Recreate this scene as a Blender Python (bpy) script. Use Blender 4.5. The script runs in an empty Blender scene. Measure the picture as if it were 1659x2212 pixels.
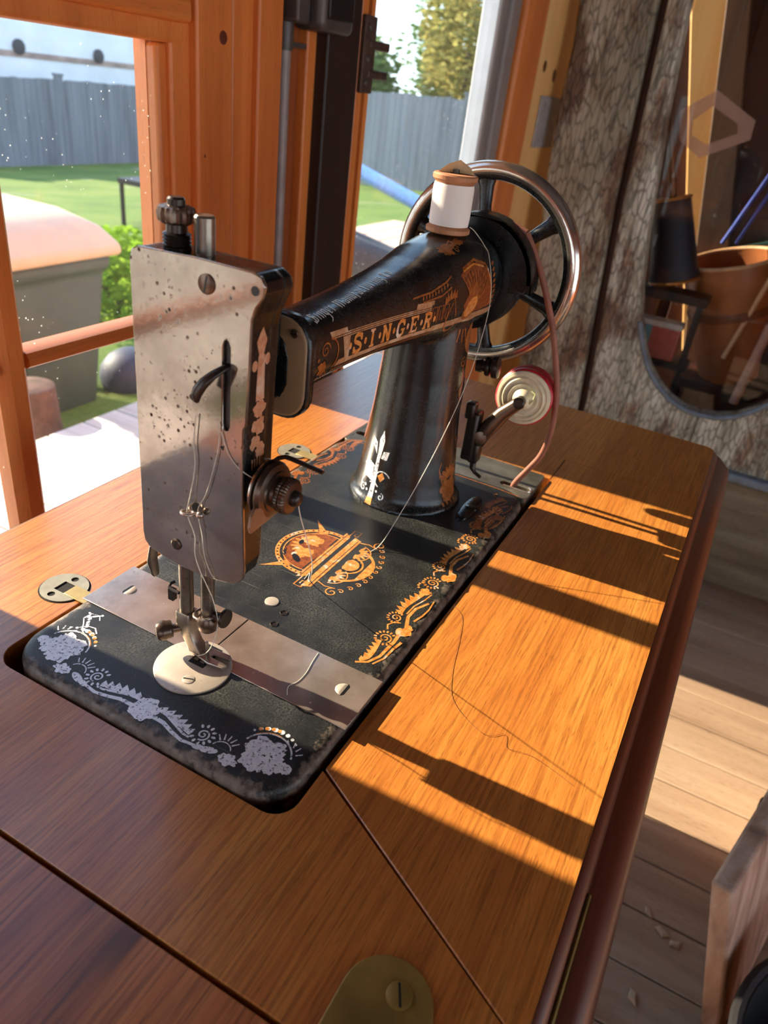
import bpy, bmesh, math, random
from mathutils import Vector, Matrix, noise as mnoise
from mathutils.bvhtree import BVHTree
from mathutils.geometry import tessellate_polygon
random.seed(7)
S = bpy.context.scene
COL = S.collection
MM = 0.001
pi = math.pi

# ------------------------------------------------------------------ camera
cam = bpy.data.cameras.new('camera')
cam_o = bpy.data.objects.new('camera', cam)
COL.objects.link(cam_o)
RW = ((0.46491973, -0.40077725, 0.78944743), (-0.87782981, -0.32466329, 0.35214851), (0.11517149, -0.85672127, -0.50275659))
cx = Vector((RW[0][0], RW[1][0], RW[2][0]))
cy = -Vector((RW[0][1], RW[1][1], RW[2][1]))
cz = -Vector((RW[0][2], RW[1][2], RW[2][2]))
Mc = Matrix.Identity(4)
for i in range(3):
    Mc[i][0], Mc[i][1], Mc[i][2] = cx[i], cy[i], cz[i]
Mc.translation = Vector((-179.547, -200.571, 279.714)) * MM
cam_o.matrix_world = Mc
cam.sensor_fit = 'VERTICAL'
cam.sensor_height = 9.8
cam.sensor_width = 7.35
cam.lens = 1570.45 / 2212 * 9.8
cam.clip_start = 0.01
cam.clip_end = 200
cam.dof.use_dof = True
cam.dof.focus_distance = 0.42
cam.dof.aperture_fstop = 3.4
S.camera = cam_o
# ------------------------------------------------------------------ light
SUN_DIR = Vector((0.045, -1.0, -0.465)).normalized()      # the way the sunlight travels
sun = bpy.data.lights.new('sun', 'SUN')
sun.energy = 17.0
sun.angle = 0.0093
sun.color = (1.0, 0.86, 0.66)
sun_o = bpy.data.objects.new('sun', sun)
sun_o.rotation_euler = SUN_DIR.to_track_quat('-Z', 'Y').to_euler()
sun_o.location = (0, 6, 4)
COL.objects.link(sun_o)
W = bpy.data.worlds.new('sky')
S.world = W
W.use_nodes = True
wn = W.node_tree
wn.nodes.clear()
def wnode(t, **k):
    n = wn.nodes.new(t)
    for a, b in k.items():
        setattr(n, a, b)
    return n
w_out = wnode('ShaderNodeOutputWorld')
w_bg = wnode('ShaderNodeBackground')
w_tc = wnode('ShaderNodeTexCoord')
w_sep = wnode('ShaderNodeSeparateXYZ')
w_rmp = wnode('ShaderNodeValToRGB')
w_rmp.color_ramp.elements[0].position = 0.0
w_rmp.color_ramp.elements[0].color = (0.72, 0.84, 0.93, 1)
w_rmp.color_ramp.elements[1].position = 0.75
w_rmp.color_ramp.elements[1].color = (0.22, 0.42, 0.80, 1)
e = w_rmp.color_ramp.elements.new(0.25)
e.color = (0.50, 0.71, 0.93, 1)
w_noi = wnode('ShaderNodeTexNoise')
w_noi.inputs['Scale'].default_value = 3.0
w_noi.inputs['Detail'].default_value = 6
w_cr = wnode('ShaderNodeValToRGB')
w_cr.color_ramp.elements[0].position = 0.5
w_cr.color_ramp.elements[1].position = 0.75
w_mix = wnode('ShaderNodeMix', data_type='RGBA')
w_mix.inputs[7].default_value = (1, 1, 1, 1)
L = wn.links.new
L(w_tc.outputs['Generated'], w_sep.inputs[0])
L(w_sep.outputs['Z'], w_rmp.inputs[0])
L(w_tc.outputs['Generated'], w_noi.inputs['Vector'])
L(w_noi.outputs[0], w_cr.inputs[0])
L(w_cr.outputs[0], w_mix.inputs[0])
L(w_rmp.outputs[0], w_mix.inputs[6])
L(w_mix.outputs[2], w_bg.inputs['Color'])
w_bg.inputs['Strength'].default_value = 3.0
L(w_bg.outputs[0], w_out.inputs['Surface'])
S.view_settings.view_transform = 'Standard'
S.view_settings.look = 'None'
S.view_settings.gamma = 1.0
S.view_settings.exposure = 0.0
S.view_settings.use_curve_mapping = False
if hasattr(S, 'cycles'):
    S.cycles.max_bounces = 8
    S.cycles.diffuse_bounces = 4
    S.cycles.glossy_bounces = 3
    S.cycles.transparent_max_bounces = 12
    S.cycles.caustics_reflective = False
    S.cycles.caustics_refractive = False
    S.cycles.use_adaptive_sampling = True
    S.cycles.adaptive_threshold = 0.08
    S.cycles.adaptive_min_samples = 16

# ------------------------------------------------------------------ geometry helpers (all lengths in mm)
def perp(d):
    d = Vector(d).normalized()
    a = Vector((0, 0, 1)) if abs(d.z) < 0.9 else Vector((1, 0, 0))
    u = d.cross(a).normalized()
    return u, d.cross(u).normalized()

class G:
    def __init__(s):
        s.v, s.f = [], []
    def add(s, v, f):
        o = len(s.v)
        s.v += [tuple(p) for p in v]
        s.f += [tuple(i + o for i in q) for q in f]
        return s
    def box(s, x0, x1, y0, y1, z0, z1):
        v = [(x, y, z) for z in (z0, z1) for y in (y0, y1) for x in (x0, x1)]
        return s.add(v, [(0, 2, 3, 1), (4, 5, 7, 6), (0, 1, 5, 4), (2, 6, 7, 3), (0, 4, 6, 2), (1, 3, 7, 5)])
    def rings(s, rings, cap=True, loop=False):
        n = len(rings[0])
        v = [p for r in rings for p in r]
        f = []
        m = len(rings)
        for i in range(m if loop else m - 1):
            a, b = i * n, ((i + 1) % m) * n
            for j in range(n):
                k = (j + 1) % n
                f.append((a + j, a + k, b + k, b + j))
        if cap and not loop:
            f.append(tuple(range(n - 1, -1, -1)))
            f.append(tuple((m - 1) * n + j for j in range(n)))
        return s.add(v, f)
    def lathe(s, o, ax, prof, n=24, cap=True, start=0.0):
        o = Vector(o); ax = Vector(ax).normalized(); u, w = perp(ax)
        return s.rings([[o + ax * h + (u * math.cos(start + 2 * pi * j / n) + w * math.sin(start + 2 * pi * j / n)) * max(r, 1e-3) for j in range(n)] for r, h in prof], cap)
    def cyl(s, p0, p1, r0, r1=None, n=16):
        p0, p1 = Vector(p0), Vector(p1)
        return s.lathe(p0, p1 - p0, [(r0, 0), (r0 if r1 is None else r1, (p1 - p0).length)], n)
    def tube(s, pts, r, n=8, cap=True, flat=1.0):
        P = [Vector(p) for p in pts]
        R = []
        u = None
        for i, p in enumerate(P):
            d = (P[min(i + 1, len(P) - 1)] - P[max(i - 1, 0)]).normalized()
            if u is None:
                u, _ = perp(d)
            u = (u - d * u.dot(d)).normalized()
            w = d.cross(u)
            rr = r[i] if isinstance(r, (list, tuple)) else r
            R.append([p + (u * math.cos(2 * pi * j / n) + w * math.sin(2 * pi * j / n) * flat) * rr for j in range(n)])
        return s.rings(R, cap)
    def prism(s, poly, off):
        off = Vector(off)
        P = [Vector(p) for p in poly]
        return s.rings([P, [p + off for p in P]])
    def holed(s, outer, holes, fmap, off):
        """polygon with holes in 2D, mapped by fmap to 3D, thickened by off"""
        loops = [outer] + list(holes)
        flat = [p for l in loops for p in l]
        tri = tessellate_polygon([[Vector((p[0], p[1], 0)) for p in l] for l in loops])
        A = [Vector(fmap(*p)) for p in flat]
        off = Vector(off)
        n = len(A)
        f = [tuple(t) for t in tri] + [tuple(n + i for i in reversed(t)) for t in tri]
        o = 0
        for l in loops:
            m = len(l)
            for j in range(m):
                k = (j + 1) % m
                f.append((o + j, o + k, n + o + k, n + o + j))
            o += m
        return s.add(A + [a + off for a in A], f)
    def ball(s, c, r, sc=(1, 1, 1), n=12):
        c = Vector(c)
        m = max(4, n // 2)
        R = []
        for i in range(m + 1):
            t = -pi / 2 + pi * i / m
            R.append([c + Vector((math.cos(t) * math.cos(2 * pi * j / n) * sc[0], math.cos(t) * math.sin(2 * pi * j / n) * sc[1], math.sin(t) * sc[2])) * r * (1 if 0 < i < m else 1) for j in range(n)])
        return s.rings(R)
    def torus(s, c, ax, R, r, n=32, k=10, a0=0, a1=2 * pi, sx=1.0):
        c = Vector(c); ax = Vector(ax).normalized(); u, w = perp(ax)
        full = abs(a1 - a0 - 2 * pi) < 1e-6
        m = n if full else n + 1
        rr = []
        for i in range(m):
            a = a0 + (a1 - a0) * i / n
            d = u * math.cos(a) + w * math.sin(a)
            rr.append([c + d * (R + r * math.cos(2 * pi * j / k)) + ax * r * sx * math.sin(2 * pi * j / k) for j in range(k)])
        return s.rings(rr, cap=not full, loop=full)

def origin(o):
    p = Vector((0, 0, 0))
    while o is not None:
        p += o.location
        o = o.parent
    return p

def mesh_of(g, name, smooth=30, recalc=True, org=Vector((0, 0, 0))):
    me = bpy.data.meshes.new(name)
    me.from_pydata([tuple(Vector(p) * MM - org) for p in g.v], [], g.f)
    if recalc:
        bm = bmesh.new(); bm.from_mesh(me)
        bmesh.ops.remove_doubles(bm, verts=bm.verts, dist=1e-7)
        bmesh.ops.recalc_face_normals(bm, faces=bm.faces)
        bm.to_mesh(me); bm.free()
    if smooth:
        me.shade_smooth()
        me.set_sharp_from_angle(angle=math.radians(smooth))
    return me

def put(name, g, mat, parent=None, bevel=0, smooth=30, label=None, seg=2, loc=None):
    """one mesh object from a G in world mm; child of parent if given"""
    org = origin(parent) if parent else Vector((0, 0, 0))
    if loc is not None:
        base = Vector(loc) * MM
    else:
        base = org
    me = mesh_of(g, name, smooth, org=base)
    me.materials.append(mat)
    o = bpy.data.objects.new(name, me)
    COL.objects.link(o)
    if parent:
        o.parent = parent
    o.location = base - org
    if bevel:
        b = o.modifiers.new('bevel', 'BEVEL'); b.width = bevel * MM; b.segments = seg; b.limit_method = 'ANGLE'; b.angle_limit = math.radians(40); b.harden_normals = False
    if label:
        o['label'] = label
    return o

def inst(name, me, parent, loc, rot=(0, 0, 0), sc=(1, 1, 1)):
    """copy sharing mesh data; loc in world mm"""
    o = bpy.data.objects.new(name, me)
    COL.objects.link(o)
    p = Vector(loc) * MM
    if parent:
        o.parent = parent
        p = p - origin(parent)
    o.location = p
    o.rotation_euler = rot
    o.scale = sc
    return o

def thing(name, label, cat, loc, group=None):
    o = bpy.data.objects.new(name, None)
    o.empty_display_size = 0.05
    COL.objects.link(o)
    o.location = Vector(loc) * MM
    return tag(o, label, cat, group)
def tag(o, label, cat, group=None):
    o['label'] = label; o['category'] = cat
    if group:
        o['group'] = group
    return o
def struct(o, label=None):
    o['kind'] = 'structure'
    if label:
        o['label'] = label
    return o

# ------------------------------------------------------------------ material helpers
def lin(r, g, b):
    f = lambda c: (c / 255 / 12.92) if c / 255 <= 0.04045 else ((c / 255 + 0.055) / 1.055) ** 2.4
    return (f(r), f(g), f(b), 1)

class N:
    """thin node builder"""
    def __init__(s, name):
        s.m = bpy.data.materials.new(name)
        s.m.use_nodes = True
        s.t = s.m.node_tree
        s.t.nodes.clear()
        s.out = s.t.nodes.new('ShaderNodeOutputMaterial')
        s.b = s.t.nodes.new('ShaderNodeBsdfPrincipled')
        s.t.links.new(s.b.outputs[0], s.out.inputs[0])
        s.co = None
    def n(s, t, **k):
        x = s.t.nodes.new(t)
        for a, b in k.items():
            setattr(x, a, b)
        return x
    def l(s, a, b):
        s.t.links.new(a, b)
    def val(s, **k):
        for a, b in k.items():
            s.b.inputs[a.replace('_', ' ')].default_value = b
        return s
    def obj(s, scale=(1, 1, 1), rot=(0, 0, 0)):
        g = s.n('ShaderNodeNewGeometry') if False else s.n('ShaderNodeTexCoord')
        mp = s.n('ShaderNodeMapping')
        mp.inputs['Scale'].default_value = scale
        mp.inputs['Rotation'].default_value = rot
        s.l(g.outputs['Object'], mp.inputs[0])
        return mp.outputs[0]
    def pos(s, scale=(1, 1, 1), rot=(0, 0, 0)):
        g = s.n('ShaderNodeNewGeometry')
        mp = s.n('ShaderNodeMapping')
        mp.inputs['Scale'].default_value = scale
        mp.inputs['Rotation'].default_value = rot
        s.l(g.outputs['Position'], mp.inputs[0])
        return mp.outputs[0]
    def noise(s, vec, scale=5, detail=4, rough=0.55, dist=0.0):
        x = s.n('ShaderNodeTexNoise')
        x.inputs['Scale'].default_value = scale
        x.inputs['Detail'].default_value = detail
        x.inputs['Roughness'].default_value = rough
        x.inputs['Distortion'].default_value = dist
        s.l(vec, x.inputs['Vector'])
        return x.outputs[0]
    def voro(s, vec, scale=5, feature='F1', rnd=1.0):
        x = s.n('ShaderNodeTexVoronoi', feature=feature)
        x.inputs['Scale'].default_value = scale
        x.inputs['Randomness'].default_value = rnd
        s.l(vec, x.inputs['Vector'])
        return x
    def ramp(s, fac, stops, interp='LINEAR'):
        x = s.n('ShaderNodeValToRGB')
        cr = x.color_ramp
        cr.interpolation = interp
        while len(cr.elements) > 1:
            cr.elements.remove(cr.elements[-1])
        cr.elements[0].position = stops[0][0]; cr.elements[0].color = stops[0][1]
        for p, c in stops[1:]:
            el = cr.elements.new(p); el.color = c
        s.l(fac, x.inputs[0])
        return x.outputs[0]
    def step(s, fac, a, b):
        return s.ramp(fac, [(a, (0, 0, 0, 1)), (b, (1, 1, 1, 1))])
    def mix(s, fac, a, b, mode='MIX'):
        x = s.n('ShaderNodeMix', data_type='RGBA', blend_type=mode)
        for sock, v in ((x.inputs[0], fac), (x.inputs[6], a), (x.inputs[7], b)):
            if isinstance(v, (float, int)):
                sock.default_value = v
            elif isinstance(v, tuple):
                sock.default_value = v
            else:
                s.l(v, sock)
        return x.outputs[2]
    def math(s, op, a, b=0.0, clamp=False):
        x = s.n('ShaderNodeMath', operation=op, use_clamp=clamp)
        for sock, v in ((x.inputs[0], a), (x.inputs[1], b)):
            if isinstance(v, (float, int)):
                sock.default_value = v
            else:
                s.l(v, sock)
        return x.outputs[0]
    def bump(s, h, strength=0.3, dist=0.001):
        x = s.n('ShaderNodeBump')
        x.inputs['Strength'].default_value = strength
        x.inputs['Distance'].default_value = dist
        s.l(h, x.inputs['Height'])
        s.l(x.outputs[0], s.b.inputs['Normal'])
        return s
    def color(s, c):
        if isinstance(c, tuple):
            s.b.inputs['Base Color'].default_value = c
        else:
            s.l(c, s.b.inputs['Base Color'])
        return s
    def rough(s, r):
        if isinstance(r, (float, int)):
            s.b.inputs['Roughness'].default_value = r
        else:
            s.l(r, s.b.inputs['Roughness'])
        return s

def plain(name, c, rough=0.5, metal=0.0, var=0.12, scale=60):
    m = N(name)
    nz = m.noise(m.obj(), scale, 4)
    d = tuple(max(0, x * (1 - var * 2)) for x in c[:3]) + (1,)
    u = tuple(min(1, x * (1 + var)) for x in c[:3]) + (1,)
    m.color(m.ramp(nz, [(0.3, d), (0.7, u)])).rough(rough).val(Metallic=metal)
    return m.m

def wood(name, dark, mid, light, axis='x', grain=55, stretch=14, rough=0.42, pores=0.5, coat=0.0, bump=0.12, streak=1.0, spec=0.5, fine=700, lines=0.0):
    """varnished timber with the grain running along one axis (object space in metres)"""
    m = N(name)
    st = {'x': (1.0 / stretch, 1, 1), 'y': (1, 1.0 / stretch, 1), 'z': (1, 1, 1.0 / stretch)}[axis]
    st2 = {'x': (1.0 / 22, 1, 1), 'y': (1, 1.0 / 22, 1), 'z': (1, 1, 1.0 / 22)}[axis]
    v = m.pos(st)
    v2 = m.pos(st2)
    a = m.noise(v, grain, 5, 0.6, 0.4)
    b = m.noise(v, grain * 0.18, 4, 0.6, 0.8)
    st3 = {'x': (1.0 / 13, 1, 1), 'y': (1, 1.0 / 13, 1), 'z': (1, 1, 1.0 / 13)}[axis]
    c = m.noise(m.pos(st3), fine, 2, 0.5)
    ab = m.mix(0.45 * streak, a, b)
    base = m.ramp(ab, [(0.32, dark), (0.5, mid), (0.68, light)])
    if lines:
        st4 = {'x': (1.0 / 32, 1, 1), 'y': (1, 1.0 / 32, 1), 'z': (1, 1, 1.0 / 32)}[axis]
        ln = m.noise(m.pos(st4), 620, 3, 0.6)
        base = m.mix(m.math('MULTIPLY', m.math('SUBTRACT', 1.0, m.step(ln, 0.36, 0.58)), lines), base, tuple(x * 0.5 for x in dark[:3]) + (1,))
    pore = m.step(c, 0.30, 0.42)
    col = m.mix(m.math('MULTIPLY', m.math('SUBTRACT', 1.0, pore), pores), base, tuple(x * 0.35 for x in dark[:3]) + (1,))
    m.color(col).rough(rough).val(Coat_Weight=coat, Coat_Roughness=0.22, Specular_IOR_Level=spec)
    m.bump(m.mix(0.5, a, pore), bump, 0.0006)
    return m.m
# ------------------------------------------------------------------ materials
pine = wood('stained_pine', lin(186, 98, 40), lin(218, 126, 56), lin(232, 146, 72), 'z', 30, 16, 0.48, 0.25, 0.15)
pine_h = wood('stained_pine_level', lin(186, 98, 40), lin(218, 126, 56), lin(232, 146, 72), 'x', 30, 16, 0.48, 0.25, 0.15)
pine_pale = wood('pale_pine', lin(226, 168, 96), lin(240, 192, 122), lin(246, 206, 142), 'z', 26, 16, 0.5, 0.2, 0.1)
dark_wood = wood('dark_stained_wood', lin(26, 12, 6), lin(44, 20, 10), lin(64, 28, 14), 'z', 24, 14, 0.5, 0.4)
top_wood = wood('veneered_tabletop', lin(180, 102, 43), lin(204, 127, 54), lin(217, 146, 67), 'x', 60, 10, 0.34, 0.5, 0.7, 0.12, fine=1700, lines=0.6)
far_wood = top_wood
edge_wood = wood('moulding_mahogany', lin(62, 26, 15), lin(88, 40, 23), lin(108, 52, 30), 'x', 40, 14, 0.36, 0.4, 0.25)
floor_wood = wood('worn_floorboard', lin(126, 98, 74), lin(164, 134, 106), lin(184, 158, 130), 'y', 22, 14, 0.7, 0.4, 0.0, 0.3)
deck_wood = wood('bleached_deck_board', lin(168, 160, 148), lin(206, 198, 184), lin(226, 220, 208), 'y', 18, 14, 0.8, 0.3, 0.0, 0.3)
fence_wood = wood('grey_fence_board', lin(92, 92, 100), lin(126, 128, 138), lin(150, 152, 162), 'z', 6, 14, 0.85, 0.3)
gap_dark = plain('dark_gap', lin(22, 13, 8), 0.9)
sunlit_edge_cap_white = plain('sunlit_edge_cap_white', lin(226, 226, 224), 0.5, 0, 0.04, 20)
grey_trim = plain('grey_trim_paint', lin(140, 132, 128), 0.5, 0, 0.06, 20)

def leaf_mat():
    m = N('water_marked_tabletop')
    v = m.pos((1 / 12, 1, 1)); v2 = m.pos((1 / 25, 1, 1)); w = m.pos()
    a = m.noise(v, 60, 5, 0.6, 0.4); b = m.noise(v, 11, 4, 0.6, 0.8)
    base = m.ramp(m.mix(0.5, a, b), [(0.32, lin(160, 88, 44)), (0.5, lin(192, 114, 56)), (0.68, lin(212, 138, 76))])
    st = m.noise(m.pos((1 / 9, 1, 1)), 34, 3, 0.6, 0.3)
    patch = m.step(m.noise(w, 9, 2), 0.40, 0.56)
    dk = m.math('MULTIPLY', m.math('SUBTRACT', 1.0, m.step(st, 0.36, 0.46)), patch)
    c = m.mix(m.math('MULTIPLY', dk, 0.85), base, lin(52, 32, 24))
    ln = m.noise(m.pos((1 / 32, 1, 1)), 560, 3, 0.6)
    c = m.mix(m.math('MULTIPLY', m.math('SUBTRACT', 1.0, m.step(ln, 0.36, 0.56)), 0.5), c, lin(84, 44, 24))
    p = m.step(m.noise(v2, 640, 2), 0.30, 0.42)
    c = m.mix(m.math('MULTIPLY', m.math('SUBTRACT', 1.0, p), 0.5), c, lin(50, 26, 14))
    m.color(c).rough(0.4).val(Coat_Weight=0.6, Coat_Roughness=0.22)
    m.bump(m.mix(0.5, a, dk), 0.15, 0.0006)
    return m.m
leaf_wood = leaf_mat()

def glass_mat(name, tint=(0.96, 0.97, 0.96, 1), refl=0.08, dust=0.0):
    m = N(name)
    t = m.n('ShaderNodeBsdfTransparent'); t.inputs[0].default_value = tint
    gl = m.n('ShaderNodeBsdfGlossy'); gl.inputs['Roughness'].default_value = 0.02
    mx = m.n('ShaderNodeMixShader')
    fr = m.n('ShaderNodeLayerWeight'); fr.inputs[0].default_value = 0.5
    m.l(m.math('ADD', m.math('MULTIPLY', m.math('POWER', fr.outputs['Facing'], 5.0), 0.6), refl * 0.3), mx.inputs[0])
    m.l(t.outputs[0], mx.inputs[1]); m.l(gl.outputs[0], mx.inputs[2])
    last = mx
    if dust:
        df = m.n('ShaderNodeBsdfTranslucent'); df.inputs[0].default_value = (0.85, 0.85, 0.82, 1)
        m2 = m.n('ShaderNodeMixShader')
        v = m.obj()
        sp = m.math('SUBTRACT', 1.0, m.step(m.voro(v, 140).outputs['Distance'], 0.06, 0.12))
        k = m.step(m.noise(v, 14, 3), 0.52, 0.7)
        m.l(m.math('ADD', dust, m.math('MULTIPLY', m.math('MULTIPLY', sp, k), 0.5)), m2.inputs[0])
        m.l(mx.outputs[0], m2.inputs[1]); m.l(df.outputs[0], m2.inputs[2])
        last = m2
    m.l(last.outputs[0], m.out.inputs[0])
    return m.m
glass = glass_mat('window_glass', dust=0.003)

# ------------------------------------------------------------------ the room
FZ = -760.0
floor = struct(put('floor', G().box(-1900, 2500, -2300, 360, FZ - 60, FZ - 22), gap_dark))
for i in range(47):
    x0 = -1900 + i * 94
    dz = random.uniform(-1.5, 0)
    put('plank', G().box(x0 + 1.2, x0 + 92.8, -2300, 340, FZ - 22, FZ + dz), floor_wood, floor, bevel=1.5, seg=1)
for n, g in (('ceiling', G().box(-1900, 2500, -2300, 480, 1500, 1560)),
             ('wall_far', G().box(2440, 2500, -2300, 345, FZ, 1500)),
             ('wall_back', G().box(-1960, -1900, -2300, -1750, FZ, 1500).box(-1960, -1900, -150, 345, FZ, 1500).box(-1960, -1900, -1750, -150, FZ, 0).box(-1960, -1900, -1750, -150, 620, 1500)),
             ('wall_right', G().box(-1900, -1500, -2360, -2300, FZ, 1500).box(1100, 2500, -2360, -2300, FZ, 1500).box(-1500, 1100, -2360, -2300, FZ, -450).box(-1500, 1100, -2360, -2300, 750, 1500))):
    struct(put(n, g, dark_wood if n == 'ceiling' else pine_h))
wl = struct(put('wall_left', G().box(-180, 4, 336, 366, FZ, 1500).box(-1960, -900, 336, 366, FZ, 1500)
            .box(-900, -180, 336, 366, 420, 1500).box(-900, -180, 336, 366, FZ, -560)
            .box(4, 402, 336, 366, 916, 1500).box(4, 402, 336, 366, FZ, -590)
            .box(790, 1217, 336, 366, 900, 1500).box(790, 1217, 336, 366, FZ, -640)
            .box(402, 790, 352, 366, FZ, 1500).box(1226, 1870, 352, 366, FZ, 1500).box(2380, 2500, 352, 366, FZ, 1500).box(1870, 2380, 352, 366, FZ, -500).box(1870, 2380, 352, 366, 900, 1500), pine))

def XA(x, y):     # x seen on the glass plane (y=345) carried to another depth
    return -179.5 + (x + 179.5) * (y + 200.6) / 545.6
trims = [(427, 464, 334, pine), (464, 517, 324, pine), (517, 562, 330, pine), (562, 604, 322, pine), (655, 697, 334, pine), (699, 774, 318, dark_wood), (774, 790, 334, pine)]
tn = 0
for a, b, y, m in trims:
    tn += 1
    o = struct(put('trim_%d' % tn, G().box(XA(a, y), XA(b, y) + 1.5, y, 352, FZ, 1498), m, bevel=2.5))
rec = struct(put('trim_8', G().box(590, 668, 346, 352, FZ, 1498), wood('shaded_recess_pine', lin(118, 58, 24), lin(146, 76, 34), lin(166, 92, 44), 'z', 30, 16, 0.5, 0.3)))  # pine darkened in its colour for the shade of the recess
struct(put('trim_9', G().box(1217, 1230, 336, 366, -640, 900), sunlit_edge_cap_white, bevel=1.5))  # white colour stands in for sun along the jamb edge
struct(put('trim_10', G().box(1231, 1262, 334, 352, FZ, 1498), grey_trim, bevel=6, seg=3))
struct(put('trim_11', G().box(1264, 1312, 328, 352, FZ, 1498), grey_trim, bevel=8, seg=3))
struct(put('trim_12', G().box(1314, 1436, 318, 352, FZ, 1498), pine, bevel=8, seg=3))
struct(put('trim_13', G().box(1440, 1870, 338, 352, FZ, 1498), pine_pale, bevel=2))
# window beside the table
def window(n, x0, x1, z0, z1, bars, rails, label, yg=347):
    w = bpy.data.objects.new('window_%d' % n, None)
    COL.objects.link(w); w.location = Vector(((x0 + x1) / 2, 345, z0)) * MM
    struct(w, label)
    put('frame', G().box(x0 - 14, x0 + 8, 336, 362, z0, z1).box(x1 - 3, x1 + 25, 340, 362, z0, z1).box(x0, x1, 336, 362, z0 - 28, z0 + 6).box(x0 - 14, x1 + 27, 332.6, 362, z1, z1 + 20), pine, w, bevel=4, seg=3)
    put('head_casing', G().box(x0 - 14, x1 + 32, 326, 352, z1 + 17, z1 + 37), pine_h, w, bevel=5, seg=3)
    put('head_board', G().box(x0 - 14, x1 + 32, 332, 352, z1 + 35, z1 + 75), pine_h, w, bevel=3)
    for c, hw in bars:
        put('mullion', G().prism([(c - hw, 342, z0), (c - hw + 4, 336, z0), (c - 7, 333, z0), (c + 7, 333, z0), (c + hw - 4, 336, z0), (c + hw, 342, z0), (c + hw, 358, z0), (c - hw, 358, z0)], (0, 0, z1 - z0)), pine, w, smooth=20)
    for z in rails:
        xs = [x0] + [v for c, hw in bars for v in (c - hw, c + hw)] + [x1]
        for i in range(0, len(xs), 2):
            put('rail', G().prism([(xs[i], 344, z + 8), (xs[i], 338, z + 6), (xs[i], 335, z + 1), (xs[i], 335, z - 5), (xs[i], 340, z - 8), (xs[i], 358, z - 8), (xs[i], 358, z + 8)], (xs[i + 1] - xs[i], 0, 0)), pine_h, w, smooth=20)
    xs = [x0 + 8] + [v for c, hw in bars for v in (c - hw, c + hw)] + [x1 - 3]
    zs = [z0 + 6] + [v for z in sorted(rails) for v in (z - 8, z + 8)] + [z1]
    for i in range(0, len(xs), 2):
        for j in range(0, len(zs), 2):
            put('pane', G().box(xs[i] - 1, xs[i + 1] + 1, yg, yg + 2.5, zs[j] - 1, zs[j + 1] + 1), glass, w, smooth=0)
    return w
window(1, 8, 406, -560, 290, [(214, 14.5)], [38.5, -330], 'small-paned pine window beside the sewing table')
window(4, 8, 406, 366, 900, [(214, 14.5)], [], 'upper lights of the pine window beside the table')
window(3, -900, -180, -530, 390, [(-540, 14)], [38.5], 'pine window nearer than the one beside the table')
w2 = bpy.data.objects.new('window_2', None); COL.objects.link(w2); w2.location = Vector((1000, 345, -640)) * MM
struct(w2, 'tall fixed window beyond the dark post')
put('frame', G().box(782, 792, 336, 362, -640, 900).box(790, 1217, 336, 362, 880, 900).box(790, 1217, 336, 362, -645, -625), pine, w2)
put('pane', G().box(790, 1219, 347, 350, -630, 890), glass, w2, smooth=0)

# knots in the boards beside the window
def knot(x, y, z, r):
    g = G().lathe((x, y + 0.5, z), (0, -1, 0), [(r, 0), (r * .9, 0.6), (r * .4, 1.0)], 12)
    return g
kn = plain('wood_knot', lin(96, 38, 16), 0.5)
for (tx, y, z, r, t) in ((503, 324, 301, 6.5, 'trim_2'), (474, 324, 199, 1.6, 'trim_2'), (1560, 338, 352, 12, 'trim_13'), (1640, 338, 340, 14, 'trim_13')):
    put('knot', knot(XA(tx, y), y, z, r), kn, bpy.data.objects[t])

# ------------------------------------------------------------------ fittings on the wall
steel = plain('galvanised_steel', lin(150, 140, 136), 0.5, 0.15, 0.1, 40)
dull_steel = plain('dark_dull_steel', lin(84, 76, 72), 0.45, 0.25, 0.15, 60)
cd = thing('conduit_pipe', 'thin grey steel conduit running up the orange boards to the metal box', 'pipe', (XA(609, 330), 335, FZ))
xc = XA(611, 334)
put('pipe', G().cyl((xc, 336, FZ), (xc, 336, 302), 7.5, n=20), steel, cd)
put('connector', G().cyl((xc, 336, 300), (xc, 336, 330), 9.5, n=20).box(xc + 4, xc + 34, 330, 346, 304, 309), dull_steel, cd)
eb = thing('electrical_box', 'dark metal electrical box at the top of the conduit', 'box', (640, 330, 320))
put('box_body', G().box(xc - 12, xc + 12, 312, 348, 326, 430), dull_steel, eb, bevel=3)
put('cover', G().box(xc + 16, xc + 86, 300, 340, 322, 430), dull_steel, eb, bevel=8, seg=3)
put('cover_plate', G().box(xc + 26, xc + 78, 297, 302, 334, 430), plain('worn_black_metal', lin(40, 36, 34), 0.4, 0.5), eb, bevel=2)
br = thing('hinge_bracket', 'rusty steel hinge bracket with two tabs on the dark post', 'bracket', (780, 336, 270))
rust = plain('rusty_steel', lin(92, 72, 62), 0.6, 0.5, 0.2, 80)
put('leaf', G().box(756, 786, 328, 334, 268, 352), rust, br, bevel=1.5)
for z in (322, 290):
    put('tab', G().box(770, 822, 326, 340, z - 5, z + 5), rust, br, bevel=2)
for z in (280, 306, 340):
    put('screw', G().lathe((768, 328, z), (0, -1, 0), [(4, 0), (4, 1), (2.5, 2)], 12), dull_steel, br)
wp = thing('wall_plate', 'pale grey blank wall plate screwed to the pale pine board', 'plate', (1560, 336, 200))
put('plate', G().box(1546, 1690, 333, 338, 200, 300), plain('grey_plate_paint', lin(166, 160, 158), 0.5), wp, bevel=8, seg=3)
for z in (215, 284):
    put('screw', G().lathe((1575, 333, z), (0, -1, 0), [(6, 0), (5, 1.5)], 12), steel, wp)

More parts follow.
